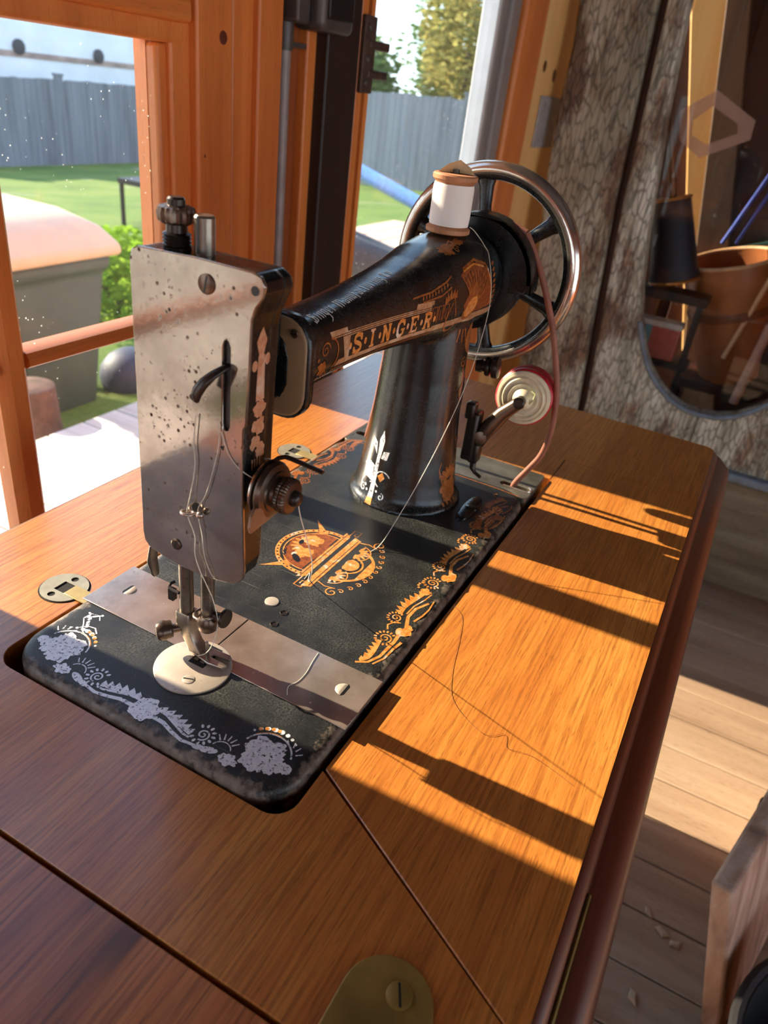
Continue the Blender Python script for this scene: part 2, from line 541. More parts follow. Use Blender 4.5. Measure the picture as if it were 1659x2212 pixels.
# ------------------------------------------------------------------ sewing table
TZ = -5.0
tb = thing('sewing_table', 'orange-brown veneered sewing machine table with moulded edge', 'table', (200, -20, FZ))
def arc(cx_, cy_, r, a0, a1, n=6):
    return [(cx_ + r * math.cos(math.radians(a0 + (a1 - a0) * i / n)), cy_ + r * math.sin(math.radians(a0 + (a1 - a0) * i / n))) for i in range(n + 1)]
ring = ([(-67.2, 188), (-67.2, -215), (-32.2, -215), (32.3, -92.2)] + arc(11, -80.2, 12.5, 270, 180) + arc(11, 80.4, 13, 180, 90)
        + [(415.5, 92.5), (415.5, -92.2), (465.8, -92.2), (465.8, -215)] + arc(596, -205, 10, 270, 360, 4) + [(606, 188)])
put('tabletop', G().holed(ring, [], lambda a, b: (a, b, TZ), (0, 0, -22)), top_wood, tb, bevel=0.35, seg=1, smooth=0)
put('front_flap', G().holed([(33.6, -93.0), (-31.2, -214.8), (465, -214.8), (465, -93.0)], [], lambda a, b: (a, b, TZ + 0.15), (0, 0, -22)), top_wood, tb, bevel=0.4, seg=1, smooth=0)
put('end_leaf', G().box(-420, -69.4, -215, 188, TZ - 22, TZ), leaf_wood, tb, bevel=0.35, seg=1, smooth=0)
put('seam_backing', G().box(-420, 600, -212, 180, -60, -40), gap_dark, tb)  # dark board added under the top to keep the seams dark
prof = [(0, -5.2), (2.5, -6.3), (5, -9.5), (6, -13), (7.2, -13.6), (13, -14.6), (18, -18), (21.5, -24), (22.5, -30), (20, -36), (0, -36)]
def sweep(pts, prof):
    R = []
    n = len(pts)
    for i, (p, d) in enumerate(pts):
        R.append([(p[0] + d[0] * o, p[1] + d[1] * o, z) for o, z in prof])
    return G().rings(R)
k = 0.7071
put('edge_moulding', sweep([((-420, -215), (0, -1)), ((460, -215), (0, -1)), ((596, -215), (0, -1)), ((603, -212), (k, -k)), ((606, -205), (1, 0)), ((606, 188), (1, 0))], prof), edge_wood, tb)
put('back_moulding', sweep([((606, 188), (0, 1)), ((-420, 188), (0, 1))], prof), edge_wood, tb)
put('hinge', G().box(-40, 45, -223.2, -221.4, -13.6, -12.4).cyl((-40, -221.5, -12.6), (45, -221.5, -12.6), 1.4, n=10), plain('old_brass_hinge', lin(120, 100, 52), 0.45, 0.8), tb)
put('apron', G().box(-390, 575, -205, -185, -170, -36).box(-390, 575, 155, 175, -170, -36).box(-390, -370, -205, 175, -170, -36).box(555, 575, -205, 175, -170, -36), edge_wood, tb)
for lx in (-385, 530):
    for ly in (-205, 135):
        put('leg', G().box(lx, lx + 40, ly, ly + 40, FZ, -170), edge_wood, tb, bevel=3)
# nickel hinge discs let into the top
disc_m = plain('aged_nickel_disc', lin(176, 166, 142), 0.42, 0.55, 0.1, 90)
brass_pale = plain('pale_brass_tongue', lin(196, 168, 110), 0.42, 0.6, 0.1, 90)
for (dx, dy) in ((61, 111), (309.5, 111)):
    c = [(dx + 14 * math.cos(t * pi / 18), dy + 14 * math.sin(t * pi / 18)) for t in range(36)]
    sq = [(dx - 4.5, dy - 4.5), (dx - 4.5, dy + 4), (dx + 4.5, dy + 4), (dx + 4.5, dy - 4.5)]
    h1 = [(dx + 9 + 2.3 * math.cos(t * pi / 6), dy + 1 + 2.3 * math.sin(t * pi / 6)) for t in range(12)]
    h2 = [(dx - 9 + 2.3 * math.cos(t * pi / 6), dy + 1 + 2.3 * math.sin(t * pi / 6)) for t in range(12)]
    d = put('hinge_disc', G().holed(c, [sq, h1, h2], lambda a, b: (a, b, TZ - 0.1), (0, 0, 0.9)), disc_m, tb, smooth=0)
    put('recess', G().lathe((dx, dy, TZ + 0.05), (0, 0, 1), [(14.9, 0), (14.9, 0.08)], 40), gap_dark, d)
    put('tongue', G().box(dx - 5, dx + 5, 88, dy - 4.5, TZ + 0.3, TZ + 1.3), brass_pale, d, bevel=0.3)
# brass stadium plate bridging the leaf seam
brass = plain('tarnished_brass', lin(158, 130, 64), 0.4, 0.35, 0.16, 50)
st = arc(-43.5, -166.5, 17.5, 90, -90, 14) + arc(-95, -166.5, 17.5, 270, 90, 14)
bp = put('brass_plate', G().holed(st, [], lambda a, b: (a, b, TZ - 0.2), (0, 0, 1.3)), brass, tb, bevel=0.4)
for (sx, sy, ra) in ((-38.5, -169.5, 0.5), (-62, -158, 1.2)):
    sc = G().lathe((sx, sy, TZ + 1.0), (0, 0, 1), [(5, 0), (5, .7), (4.4, 1.0)], 24)
    s_ = put('plate_screw', sc, brass, tb)
    dx, dy = math.cos(ra) * 4.3, math.sin(ra) * 4.3
    nx, ny = -math.sin(ra) * .45, math.cos(ra) * .45
    put('slot', G().prism([(sx - dx - nx, sy - dy - ny, TZ + 2.02), (sx + dx - nx, sy + dy - ny, TZ + 2.02), (sx + dx + nx, sy + dy + ny, TZ + 2.02), (sx - dx + nx, sy - dy + ny, TZ + 2.02)], (0, 0, 0.06)), gap_dark, s_)
# ------------------------------------------------------------------ sewing machine materials
def enamel(name, dust=0.5, rough=0.3, bed=False):
    m = N(name)
    v = m.pos()
    base = m.ramp(m.noise(v, 60, 5, 0.6), [(0.35, lin(10, 11, 11)), (0.7, lin(24, 25, 25))])
    fine = m.noise(v, 900, 3, 0.7)
    big = m.noise(v, 22, 4, 0.6)
    d = m.math('MULTIPLY', m.step(big, 0.38, 0.72), m.step(fine, 0.4, 0.75))
    c = m.mix(m.math('MULTIPLY', d, dust), base, lin(118, 116, 104))
    sp = m.math('SUBTRACT', 1.0, m.step(m.voro(v, 520).outputs['Distance'], 0.05, 0.11))
    spm = m.math('MULTIPLY', sp, m.step(m.noise(v, 40, 2), 0.5, 0.62))
    c = m.mix(m.math('MULTIPLY', spm, dust), c, lin(188, 182, 168))
    r = m.math('ADD', rough, m.math('MULTIPLY', d, 0.4), True)
    if bed:
        g = m.n('ShaderNodeNewGeometry'); sx = m.n('ShaderNodeSeparateXYZ')
        m.l(g.outputs['Position'], sx.inputs[0])
        # japan worn off along the rim: shape from distance to the edge plus noise
        ay = m.math('SUBTRACT', 0.089, m.math('ABSOLUTE', sx.outputs['Y']))
        ed = m.math('MINIMUM', ay, sx.outputs['X'])
        nn = m.math('MULTIPLY', m.math('SUBTRACT', m.noise(v, 130, 4, 0.65), 0.42), 0.028)
        wear = m.step(m.math('ADD', ed, nn), 0.0048, 0.0036)
        wear = m.math('SUBTRACT', 1.0, m.step(m.math('ADD', ed, nn), 0.0066, 0.0072))
        wc = m.ramp(m.noise(v, 160, 4), [(0.35, lin(96, 82, 70)), (0.7, lin(150, 134, 118))])
        c = m.mix(m.math('MULTIPLY', wear, 0.9), c, wc)
        scr = m.step(m.noise(m.pos((1, 1 / 30, 1), (0, 0, 0.5)), 700, 1), 0.71, 0.74)
        c = m.mix(m.math('MULTIPLY', scr, 0.25), c, lin(120, 116, 108))
    m.color(c).rough(r).val(Specular_IOR_Level=0.5)
    m.bump(m.noise(v, 260, 3), 0.04, 0.0005)
    return m.m
black = enamel('black_japan_enamel', 0.10, 0.24)
black_bed = enamel('dusty_black_bed_enamel', 0.55, 0.42, True)
black_pillar = enamel('dusty_black_pillar_enamel', 0.24, 0.2)

def nickel(name, c0, c1, rough=0.22, spots=0.8, metal=0.9):
    m = N(name)
    v = m.pos()
    base = m.ramp(m.noise(v, 30, 5, 0.6), [(0.35, c0), (0.68, c1)])
    s1 = m.math('SUBTRACT', 1.0, m.step(m.voro(v, 230).outputs['Distance'], 0.10, 0.26))
    k = m.step(m.noise(v, 60, 3), 0.44, 0.60)
    f = m.math('MULTIPLY', m.math('MULTIPLY', s1, k), spots)
    s2 = m.step(m.noise(v, 420, 3, 0.7), 0.58, 0.70)
    f2 = m.math('MULTIPLY', s2, m.math('MULTIPLY', k, spots * 0.6))
    f = m.math('MAXIMUM', f, f2)
    c = m.mix(f, base, lin(70, 42, 26))
    m.color(c).rough(m.math('ADD', rough, m.math('MULTIPLY', f, 0.45), True)).val(Metallic=metal)
    m.bump(m.noise(v, 330, 3), 0.05, 0.0004)
    return m.m
face_nickel = nickel('pitted_nickel', lin(150, 138, 128), lin(188, 177, 166), 0.10, 1.0, 0.85)
plate_nickel = nickel('worn_nickel_plate', lin(160, 142, 130), lin(204, 184, 170), 0.2, 0.3, 0.72)
rim_nickel = nickel('polished_nickel_rim', lin(184, 166, 150), lin(226, 214, 200), 0.16, 0.3)
disc_nickel = nickel('satin_needle_plate', lin(176, 160, 144), lin(212, 194, 174), 0.42, 0.2, 0.4)
bronze = nickel('bronzed_steel', lin(74, 58, 48), lin(122, 100, 84), 0.3, 0.3, 0.75)
bare_steel = nickel('bare_steel', lin(104, 94, 84), lin(170, 156, 140), 0.28, 0.4, 0.75)
dark_steel = plain('blackened_steel', lin(62, 53, 46), 0.32, 0.6, 0.2, 120)
copper_steel = nickel('browned_steel_blade', lin(120, 84, 58), lin(168, 130, 100), 0.4, 0.3, 0.6)
brown_plate = plain('dull_brown_plate', lin(150, 116, 82), 0.5, 0.05, 0.06, 40)
grey_iron = nickel('grey_worn_iron', lin(104, 98, 86), lin(150, 144, 130), 0.5, 0.9)
leather = plain('leather_belt', lin(150, 92, 70), 0.6, 0.0, 0.12, 80)
brass_badge = plain('dull_brass_badge', lin(120, 82, 36), 0.4, 0.7, 0.15, 200)
def decal(name, ca, cb, silver, flake=0.5, silv=0.45):
    m = N(name)
    v = m.pos()
    a = m.ramp(m.noise(v, 320, 3), [(0.38, ca), (0.6, cb)])
    s_ = m.step(m.noise(v, 75, 4, 0.6), 1 - silv - 0.08, 1 - silv + 0.03)
    c = m.mix(s_, a, silver)
    fl = m.step(m.noise(v, 520, 4, 0.75), 0.70 - 0.28 * flake, 0.76 - 0.28 * flake)
    c = m.mix(fl, c, lin(20, 20, 20))
    m.color(c).rough(0.42).val(Metallic=0.25)
    return m.m
gold = decal('gold_transfer', lin(206, 120, 42), lin(232, 160, 84), lin(236, 222, 204), 0.18, 0.36)
gold_dull = decal('tarnished_gold_transfer', lin(140, 74, 26), lin(176, 104, 44), lin(176, 150, 120), 0.2, 0.18)
silverd = decal('silvered_transfer', lin(228, 226, 230), lin(242, 240, 240), lin(240, 222, 194), 0.52, 0.25)
tan = decal('tan_transfer_ground', lin(168, 120, 78), lin(196, 150, 108), lin(206, 176, 146), 0.16, 0.4)
brownd = decal('brown_transfer_ink', lin(122, 60, 26), lin(160, 84, 36), lin(200, 140, 80), 0.3, 0.2)
inkd = plain('black_transfer_ink', lin(14, 13, 13), 0.4)

CAMP = Vector((-179.5, -200.6, 279.7))
class D:
    """flat transfer artwork: polygons in 2D, laid on a surface by a mapping"""
    def __init__(s):
        s.t = []; s.n = 0
    def _a(s, tri):
        s.t.append((tri, s.n % 24))
    def poly(s, p):
        s.n += 1
        p = [Vector((a, b, 0)) for a, b in p]
        for t in tessellate_polygon([p]):
            s._a([(p[i].x, p[i].y) for i in t])
        return s
    def stroke(s, pts, w, w1=None):
        s.n += 1
        n = len(pts)
        w1 = w if w1 is None else w1
        L_, R_ = [], []
        for i in range(n):
            a = Vector(pts[max(i - 1, 0)]); b = Vector(pts[min(i + 1, n - 1)])
            d = (b - a)
            if d.length < 1e-6:
                d = Vector((1, 0))
            d.normalize()
            nn = Vector((-d.y, d.x)) * (w + (w1 - w) * i / max(1, n - 1)) / 2
            p = Vector(pts[i])
            L_.append(p + nn); R_.append(p - nn)
        for i in range(n - 1):
            s._a([tuple(L_[i]), tuple(R_[i]), tuple(R_[i + 1])])
            s._a([tuple(L_[i]), tuple(R_[i + 1]), tuple(L_[i + 1])])
        return s
    def dot(s, c, r, n=10, sx=1.0, rot=0.0):
        s.n += 1
        p = []
        for j in range(n):
            a = 2 * pi * j / n
            x, y = r * sx * math.cos(a), r * math.sin(a)
            p.append((c[0] + x * math.cos(rot) - y * math.sin(rot), c[1] + x * math.sin(rot) + y * math.cos(rot)))
        for j in range(n):
            s._a([c, p[j], p[(j + 1) % n]])
        return s
    def blob(s, c, r, n=40, amp=0.22, seed=0, sx=1.0):
        s.n += 1
        p = []
        for j in range(n):
            a = 2 * pi * j / n
            k = r * (1 + amp * math.sin(5 * a + seed) * 0.12 + 1.3 * amp * (mnoise.noise(Vector((math.cos(a) * 2.2, math.sin(a) * 2.2, seed * 3.1))) + 0.5 * mnoise.noise(Vector((math.cos(a) * 7, math.sin(a) * 7, seed)))))
            p.append((c[0] + k * sx * math.cos(a), c[1] + k * math.sin(a)))
        for j in range(n):
            s._a([c, p[j], p[(j + 1) % n]])
        return s
    def spiral(s, c, r, turns=1.6, a0=0.0, sgn=1, w=0.9, n=26):
        pts = []
        for i in range(n + 1):
            k = i / n
            a = a0 + sgn * turns * 2 * pi * k
            rr = r * (1 - 0.86 * k)
            pts.append((c[0] + rr * math.cos(a), c[1] + rr * math.sin(a)))
        return s.stroke(pts, w, w * 0.8)
    def petals(s, c, r0, r1, n, a0=0, a1=2 * pi, w=1.0):
        for i in range(n):
            a = a0 + (a1 - a0) * i / max(1, n - 1)
            m_ = (r0 + r1) / 2
            s.dot((c[0] + m_ * math.cos(a), c[1] + m_ * math.sin(a)), w / 2, 8, (r1 - r0) / w, a)
        return s
    def arcs(s, c, r, a0, a1, w, n=18):
        return s.stroke([(c[0] + r * math.cos(a0 + (a1 - a0) * i / n), c[1] + r * math.sin(a0 + (a1 - a0) * i / n)) for i in range(n + 1)], w)
    def spikes(s, curve, n, h, lean=0.3):
        """row of leaf points along a curve of (s,t); points go to +t"""
        m_ = len(curve) - 1
        def at(k):
            i = min(int(k * m_), m_ - 1); f = k * m_ - i
            return (curve[i][0] + (curve[i + 1][0] - curve[i][0]) * f, curve[i][1] + (curve[i + 1][1] - curve[i][1]) * f)
        for i in range(n):
            a, b = at(i / n), at((i + 1) / n)
            mx, my = (a[0] + b[0]) / 2, (a[1] + b[1]) / 2
            d = Vector((b[0] - a[0], b[1] - a[1])); nn = Vector((-d.y, d.x)).normalized()
            if nn.y < 0:
                nn = -nn
            hh = h * (0.8 + 0.35 * math.sin(pi * (i + 0.5) / n))
            tip = (mx + nn.x * hh + d.x * lean, my + nn.y * hh + d.y * lean)
            q1 = (a[0] + nn.x * hh * 0.45, a[1] + nn.y * hh * 0.45); q2 = (b[0] + nn.x * hh * 0.45, b[1] + nn.y * hh * 0.45)
            s.poly([a, b, q2, tip, q1])
        return s
    def xf(s, f):
        d = D(); d.t = [([f(*p) for p in t], k) for t, k in s.t]; d.n = s.n; return d
    def __add__(s, o):
        d = D(); d.t = s.t + [(t, (k + s.n) % 24) for t, k in o.t]; d.n = s.n + o.n; return d
    def put(s, name, fmap, mat, parent, maxlen=None, label=None):
        tri = [(list(t), k) for t, k in s.t]
        if maxlen:
            out, st_ = [], tri
            while st_:
                t, lk = st_.pop()
                e_ = [(Vector(t[(i + 1) % 3]) - Vector(t[i])).length for i in range(3)]
                m_ = max(e_)
                if m_ <= maxlen:
                    out.append((t, lk))
                else:
                    i = e_.index(m_)
                    a, b, c = t[i], t[(i + 1) % 3], t[(i + 2) % 3]
                    md = ((a[0] + b[0]) / 2, (a[1] + b[1]) / 2)
                    st_.append(([a, md, c], lk)); st_.append(([md, b, c], lk))
            tri = out
        g = G()
        for t, lk in tri:
            q = [fmap(*p) for p in t]
            if any(x is None for x in q):
                continue
            q = [Vector(x) for x in q]
            nn = (q[1] - q[0]).cross(q[2] - q[0])
            if nn.length > 1e-9:
                nn.normalize()
                if nn.dot(CAMP - q[0]) < 0:
                    nn = -nn
                q = [x + nn * (lk * 0.0016) for x in q]
            o = len(g.v)
            g.v += [tuple(x) for x in q]; g.f.append((o, o + 1, o + 2))
        org = origin(parent)
        me = mesh_of(g, name, 0, False, org)
        me.materials.append(mat)
        o = bpy.data.objects.new(name, me); COL.objects.link(o); o.parent = parent
        if label:
            o['label'] = label
        return o

# ------------------------------------------------------------------ sewing machine
sm = thing('sewing_machine', 'antique black sewing machine with gold decoration and nickel face plate', 'machine', (200, 0, -16))
def rrect(x0, x1, y0, y1, r, n=8):
    return arc(x1 - r, y1 - r, r, 0, 90, n) + arc(x0 + r, y1 - r, r, 90, 180, n) + arc(x0 + r, y0 + r, r, 180, 270, n) + arc(x1 - r, y0 + r, r, 270, 360, n)
def ringz(i, z, x1=362):
    return [(a, b, z) for a, b in rrect(i, x1 - i * 0.6, -89 + i, 89 - i, max(24 - i, 3), 10)]
bed = put('bed', G().rings([ringz(2, -20), ringz(0, -16), ringz(0, -5), ringz(0.5, -3), ringz(1.6, -1.4), ringz(3.4, -0.45), ringz(6, -0.1), ringz(9, 0)]), black_bed, sm, smooth=40)
def slot_loop(cx_, cy_, ly, w):
    return arc(cx_, cy_ + ly / 2 - w, w, 0, 180, 8) + arc(cx_, cy_ - ly / 2 + w, w, 180, 360, 8)
put('belt_plate', G().holed(rrect(356, 411, -88.5, 88.5, 4, 4), [slot_loop(372, -73, 27, 4), slot_loop(376.5, 76, 20, 4)], lambda a, b: (a, b, -1.2), (0, 0, -15)), grey_iron, sm, bevel=0.8)
put('slot_lip', G().tube([(372 + 4.6 * math.cos(t), -73 + (9.5 if math.sin(t) > 0 else -9.5) + 4.6 * math.sin(t), -1.0) for t in [i * pi / 10 for i in range(10, 20)]], 0.9, 8), plate_nickel, sm)
# slide plates and needle plate
for sgn, y0, y1, ex in ((1, 0.35, 89.5, 0), (-1, -90.5, -0.35, 1)):
    p = put('slide_plate', G().box(55.5, 96.6, y0, y1, 0.02, 0.75), plate_nickel, sm, bevel=0.3)
    yc = 74.5 if sgn > 0 else -76
    d_ = 1 if sgn > 0 else -1
    xcn = 77 if sgn > 0 else 79
    half = [(xcn + 4.6 * math.cos(a), yc - d_ * 5.0 * math.sin(a), 0.76) for a in [i * pi / 12 for i in range(13)]]
    put('finger_dimple', G().rings([half, [(xcn + (q[0] - xcn) * 0.7, yc + (q[1] - yc) * 0.7 - d_ * 0.8, 1.35) for q in half]]), disc_nickel, p, smooth=60)
    put('finger_slit', G().prism([(xcn - 5, yc + d_ * 0.1, 0.78), (xcn + 5, yc + d_ * 0.1, 0.78), (xcn + 3.5, yc + d_ * 1.6, 0.78), (xcn - 3.5, yc + d_ * 1.6, 0.78)], (0, 0, 0.05)), inkd, p)
npl = put('needle_plate', G().lathe((48, 0, -0.05), (0, 0, 1), [(20.6, 0), (20.6, 0.95), (20.2, 1.15)], 56), disc_nickel, sm)
put('plate_shadow_gap', G().lathe((48, 0, 0.015), (0, 0, 1), [(21.1, 0), (21.1, 0.03)], 56), inkd, npl)
def slotscrew(name, c, ax, r, parent, mat, ang=0.6, h=0.9):
    ax = Vector(ax).normalized()
    s_ = put(name, G().lathe(c, ax, [(r, -0.3), (r, h * 0.6), (r * 0.8, h)], 20), mat, parent)
    u, w = perp(ax)
    d = u * math.cos(ang) + w * math.sin(ang); n_ = ax.cross(d)
    C_ = Vector(c) + ax * (h + 0.02)
    put('slot', G().prism([C_ - d * r * .85 - n_ * r * .12, C_ + d * r * .85 - n_ * r * .12, C_ + d * r * .85 + n_ * r * .12, C_ - d * r * .85 + n_ * r * .12], ax * 0.05), inkd, s_)
    return s_
slotscrew('plate_screw', (38.5, -4.8, 1.1), (0, 0, 1), 3.2, sm, disc_nickel, 0.4, 0.5)
put('feed_slot', G().box(49, 66, -5.5, 4.5, 1.11, 1.16), inkd, npl)
put('feed_teeth', G().box(52, 64, -3.5, -1.0, 1.12, 1.6).box(52, 64, 0.5, 3, 1.12, 1.6), bare_steel, npl)
put('bed_screw', G().lathe((118.8, -0.7, -0.1), (0, 0, 1), [(4.4, 0), (4.3, 0.7), (3.2, 1.0)], 24), disc_nickel, sm)
for c in ((114.3, -12.8), (102.4, -14.1)):
    put('oil_hole', G().torus((c[0], c[1], 0.1), (0, 0, 1), 2.1, 0.5, 16, 6).lathe((c[0], c[1], 0.02), (0, 0, 1), [(2, 0), (2, 0.04)], 14), dark_steel, sm)
put('bed_cover', G().rings([[(308 + a, -57 + b, z) for a, b in slot_loop(0, 0, 11 - i, 4.5 - i * .5)] for i, z in ((0, 0), (0.4, 1.6), (1.6, 2.2))]).rings([[(308 + (a) * 4.6, -56 + b, z) for a, b in slot_loop(0, 0, 12 - i * 2, 5 - i)] for i, z in ((0, 0), (0.3, 1.4), (1.4, 2.0))]), black, sm, smooth=50)

def remeshed(name, g, vox, mat, parent, it=6, smooth=60):
    org = origin(parent)
    me = mesh_of(g, name, 0, True, org)
    o = bpy.data.objects.new(name, me); COL.objects.link(o)
    r = o.modifiers.new('r', 'REMESH'); r.mode = 'VOXEL'; r.voxel_size = vox * MM; r.use_smooth_shade = True
    s_ = o.modifiers.new('s', 'SMOOTH'); s_.iterations = it; s_.factor = 0.5
    bpy.context.view_layer.update()
    dg = bpy.context.evaluated_depsgraph_get()
    me2 = bpy.data.meshes.new_from_object(o.evaluated_get(dg))
    o.modifiers.clear()
    o.data = me2
    bpy.data.meshes.remove(me)
    me2.name = name
    me2.materials.clear(); me2.materials.append(mat)
    me2.shade_smooth()
    o.parent = parent
    return o
def sell(x, c, a, b, yc=0.0, n=3.0, k=32):
    out = []
    for j in range(k):
        t = 2 * pi * j / k
        ct, s_ = math.cos(t), math.sin(t)
        out.append((x, yc + a * math.copysign(abs(ct) ** (2 / n), ct), c + b * math.copysign(abs(s_) ** (2 / n), s_)))
    return out
arm_sec = [(98, 158.6, 17.5, 17.6, 3.4), (130, 158.9, 17.5, 17.6, 3.4), (165, 160, 17.8, 18.6, 3.2), (195, 161, 19, 20.5, 3.0), (225, 161.5, 21.5, 23.5, 2.8), (250, 162, 24.5, 27, 2.6), (275, 163, 28, 31.5, 2.5), (305, 163.5, 31, 34.5, 2.4), (335, 163.5, 33, 35, 2.3), (350, 163, 33, 33.5, 2.2), (357, 163, 31, 31, 2.0)]
g = G().rings([sell(x, c, a, b, 0, n) for x, c, a, b, n in arm_sec])
def circ(x, y, z, ra, rb, k=40):
    return [(x + ra * math.cos(2 * pi * j / k), y + rb * math.sin(2 * pi * j / k), z) for j in range(k)]
pil = [(-1, 45, 45.5), (1.5, 45, 45.5), (3.2, 44, 44.5), (5, 42, 42.4), (9, 40.4, 40.6), (20, 38.6, 38.4), (40, 36.4, 36), (70, 34, 33), (100, 32.5, 31), (125, 32.5, 30), (150, 33, 29)]
g.rings([circ(303.5 + z * 0.03, 0, z, ra, rb) for z, ra, rb in pil])
casting = remeshed('arm_and_pillar', g, 1.7, black_pillar, sm, 5)
hd = G()
outl = [(26.3, 211), (23.5, 213.4), (-33, 213.6), (-37.2, 211), (-38, 207), (-33.5, 197), (-32, 190), (-31, 150), (-30.5, 78), (-28.5, 70), (-18, 67.6), (5, 67), (24, 69), (26.6, 76), (26.8, 150)]
def headring(x, i):
    return [(x, y * (1 - i / 32) , 141 + (z - 141) * (1 - i / 74)) for y, z in outl]
hd.rings([headring(47.6, 0), headring(62, 0), headring(64.5, 1.2)])
hd.rings([[(x, y * (1 - i / 32), max(z, 118) * 1.0 if z >= 118 else 118) for (_, y, z) in headring(x, i)] for x, i in ((47.7, 0.3), (69, 0.3), (71.5, 2))])
hd.prism([(58, -9, 128), (70, -9, 126), (82, -9, 130), (92, -9, 136), (101, -9, 142), (101, -9, 181), (86, -9, 186), (70, -9, 192), (58, -9, 194)], (0, 32, 0))
hd.prism([(58, -17, 158), (84, -15, 160), (97, -13, 166), (98, -13, 187), (86, -15, 194), (70, -17, 203), (58, -17, 206)], (0, 36, 0))
head = remeshed('head', hd, 1.0, black, sm, 3)
put('arm_flange', G().rings([[(x, a, b) for a, b in rrect(-28 + i, 26 - i, 133 + i, 185 - i, 14, 6)] for x, i in ((99.5, 0.8), (100.3, 0), (105, 0), (106.5, 1.5))]), black, sm, smooth=50)
put('flange_plate', G().rings([[(x, a, b) for a, b in rrect(-26.8 + i, 25 - i, 134.4 + i, 183.8 - i, 12.8, 6)] for x, i in ((99.6, 0), (99.0, 0.3), (98.6, 1.0))]), brown_plate, sm, smooth=50)
slotscrew('flange_screw', (98.6, -20.0, 177), (-1, 0, 0), 2.2, sm, bronze, 0.1)

fp_out = [(26.8, 208), (25.6, 212), (22, 213.8), (-6.8, 215), (-34, 214.8), (-38.3, 213.7), (-40.2, 210.5), (-39.2, 206), (-36, 201.8), (-34.2, 197), (-33.8, 180), (-32.6, 152), (-31.2, 149.8), (-31, 134), (-33.4, 78), (-32.6, 73.5), (-30, 70.2), (-26, 68.2), (-20, 66.9), (-9.5, 65.3), (5, 65.2), (18, 67), (25, 69), (27.6, 72), (28.4, 77), (27.5, 140)]
slotl = [(-20.6, 183.5), (-21.3, 185.3), (-22.4, 186), (-23.5, 185.3), (-24.2, 183.5), (-24.1, 149), (-23.4, 147.2), (-22.3, 146.6), (-21.2, 147.2), (-20.5, 149)]
fp = put('face_plate', G().holed(fp_out, [slotl], lambda a, b: (45.9, a, b), (1.7, 0, 0)), face_nickel, sm, bevel=0.45)
put('slot_void', G().box(47.45, 47.7, -25.5, -19.5, 146, 187), inkd, fp)
slotscrew('face_screw', (45.9, -12.8, 206), (-1, 0, 0), 4.0, sm, bronze, 1.35)
slotscrew('face_screw', (45.9, 6.9, 77.5), (-1, 0, 0), 3.0, sm, bronze, 1.3)
put('face_hole', G().lathe((45.88, -35.7, 208.2), (-1, 0, 0), [(1.9, 0), (1.9, 0.1)], 14), inkd, fp)
put('face_hole', G().prism([(45.86, -21.6, 139.6), (45.86, -19.2, 138.4), (45.86, -21.2, 137)], (-0.05, 0, 0)), inkd, fp)
put('take_up_lever', G().tube([(56, -22.3, 174), (48, -22.4, 175), (43, -22.3, 174.6), (39.5, -20.6, 172.6), (37.6, -17.6, 169), (37, -15.0, 165), (37, -13.6, 161.5)], [2.0, 2.0, 2.0, 2.3, 2.8, 3.1, 2.9], 10, flat=0.6).lathe((35.0, -14.0, 163), (-1, 0, 0), [(1.2, 0), (1.2, 0.4)], 10), dark_steel, sm, smooth=60)
put('thread_guide', G().torus((43, -3.0, 100.2), (0.25, 0, 1), 3.0, 0.75, 18, 8).tube([(43.5, -5.6, 100.4), (45, -8, 101), (47, -8.5, 101)], 0.8, 8).ball((43.6, -9.8, 101.4), 1.9), plate_nickel, sm, smooth=60)
put('guide_hole', G().lathe((45.86, -6.2, 102.6), (-1, 0, 0), [(3.0, 0), (3.0, 0.06)], 14), inkd, fp)
# bars, regulator knob
PBX, PBY, NBY = 58.3, 12.6, -1.6
put('presser_bar', G().cyl((PBX, PBY, 22), (PBX, PBY, 70), 3.8, n=20), bare_steel, sm)
rg = put('pressure_screw', G().lathe((PBX, PBY, 211), (0, 0, 1), [(5.8, 0), (5.8, 3)] + [(5.9 if i % 2 else 5.2, 3 + i * 0.7) for i in range(8)] + [(4.4, 8.6), (4.2, 13)], 24), dark_steel, sm, smooth=40)
kp = []
for z, r in ((224 - 1.2, 5.5), (224, 7.2), (227, 7.5), (229, 6.8), (229.8, 4.6)):
    kp.append([(PBX + (r + (0.35 if j % 2 else -0.25)) * math.cos(2 * pi * j / 36), PBY + (r + (0.35 if j % 2 else -0.25)) * math.sin(2 * pi * j / 36), z) for j in range(36)])
put('knurled_knob', G().rings(kp), bronze, rg, smooth=25)
put('knob_stud', G().lathe((PBX, PBY, 229), (0, 0, 1), [(3.6, 0), (3.6, 3), (2.8, 3.8)], 20), dark_steel, rg)
put('needle_bar', G().cyl((PBX, NBY, 24), (PBX, NBY, 70), 3.7, n=20), bare_steel, sm)
nbt = put('needle_bar_top', G().lathe((PBX, NBY, 211), (0, 0, 1), [(4.2, 0), (4.2, 16.5), (3.6, 17.4)], 20), bare_steel, sm)
put('slot', G().box(PBX - 4.3, PBX - 3.6, NBY - 0.7, NBY + 0.5, 214, 228.2), inkd, nbt)
nc = put('needle_clamp', G().lathe((PBX, NBY, 20.5), (0, 0, 1), [(4.6, 0), (5.6, 1.5), (5.6, 7), (4.4, 9)], 24), bronze, sm, smooth=45)
put('thread_hoop', G().torus((PBX - 1.0, NBY + 1.0, 30.5), (0.05, 0.15, 1), 5.9, 0.7, 24, 8), plate_nickel, nc, smooth=60)
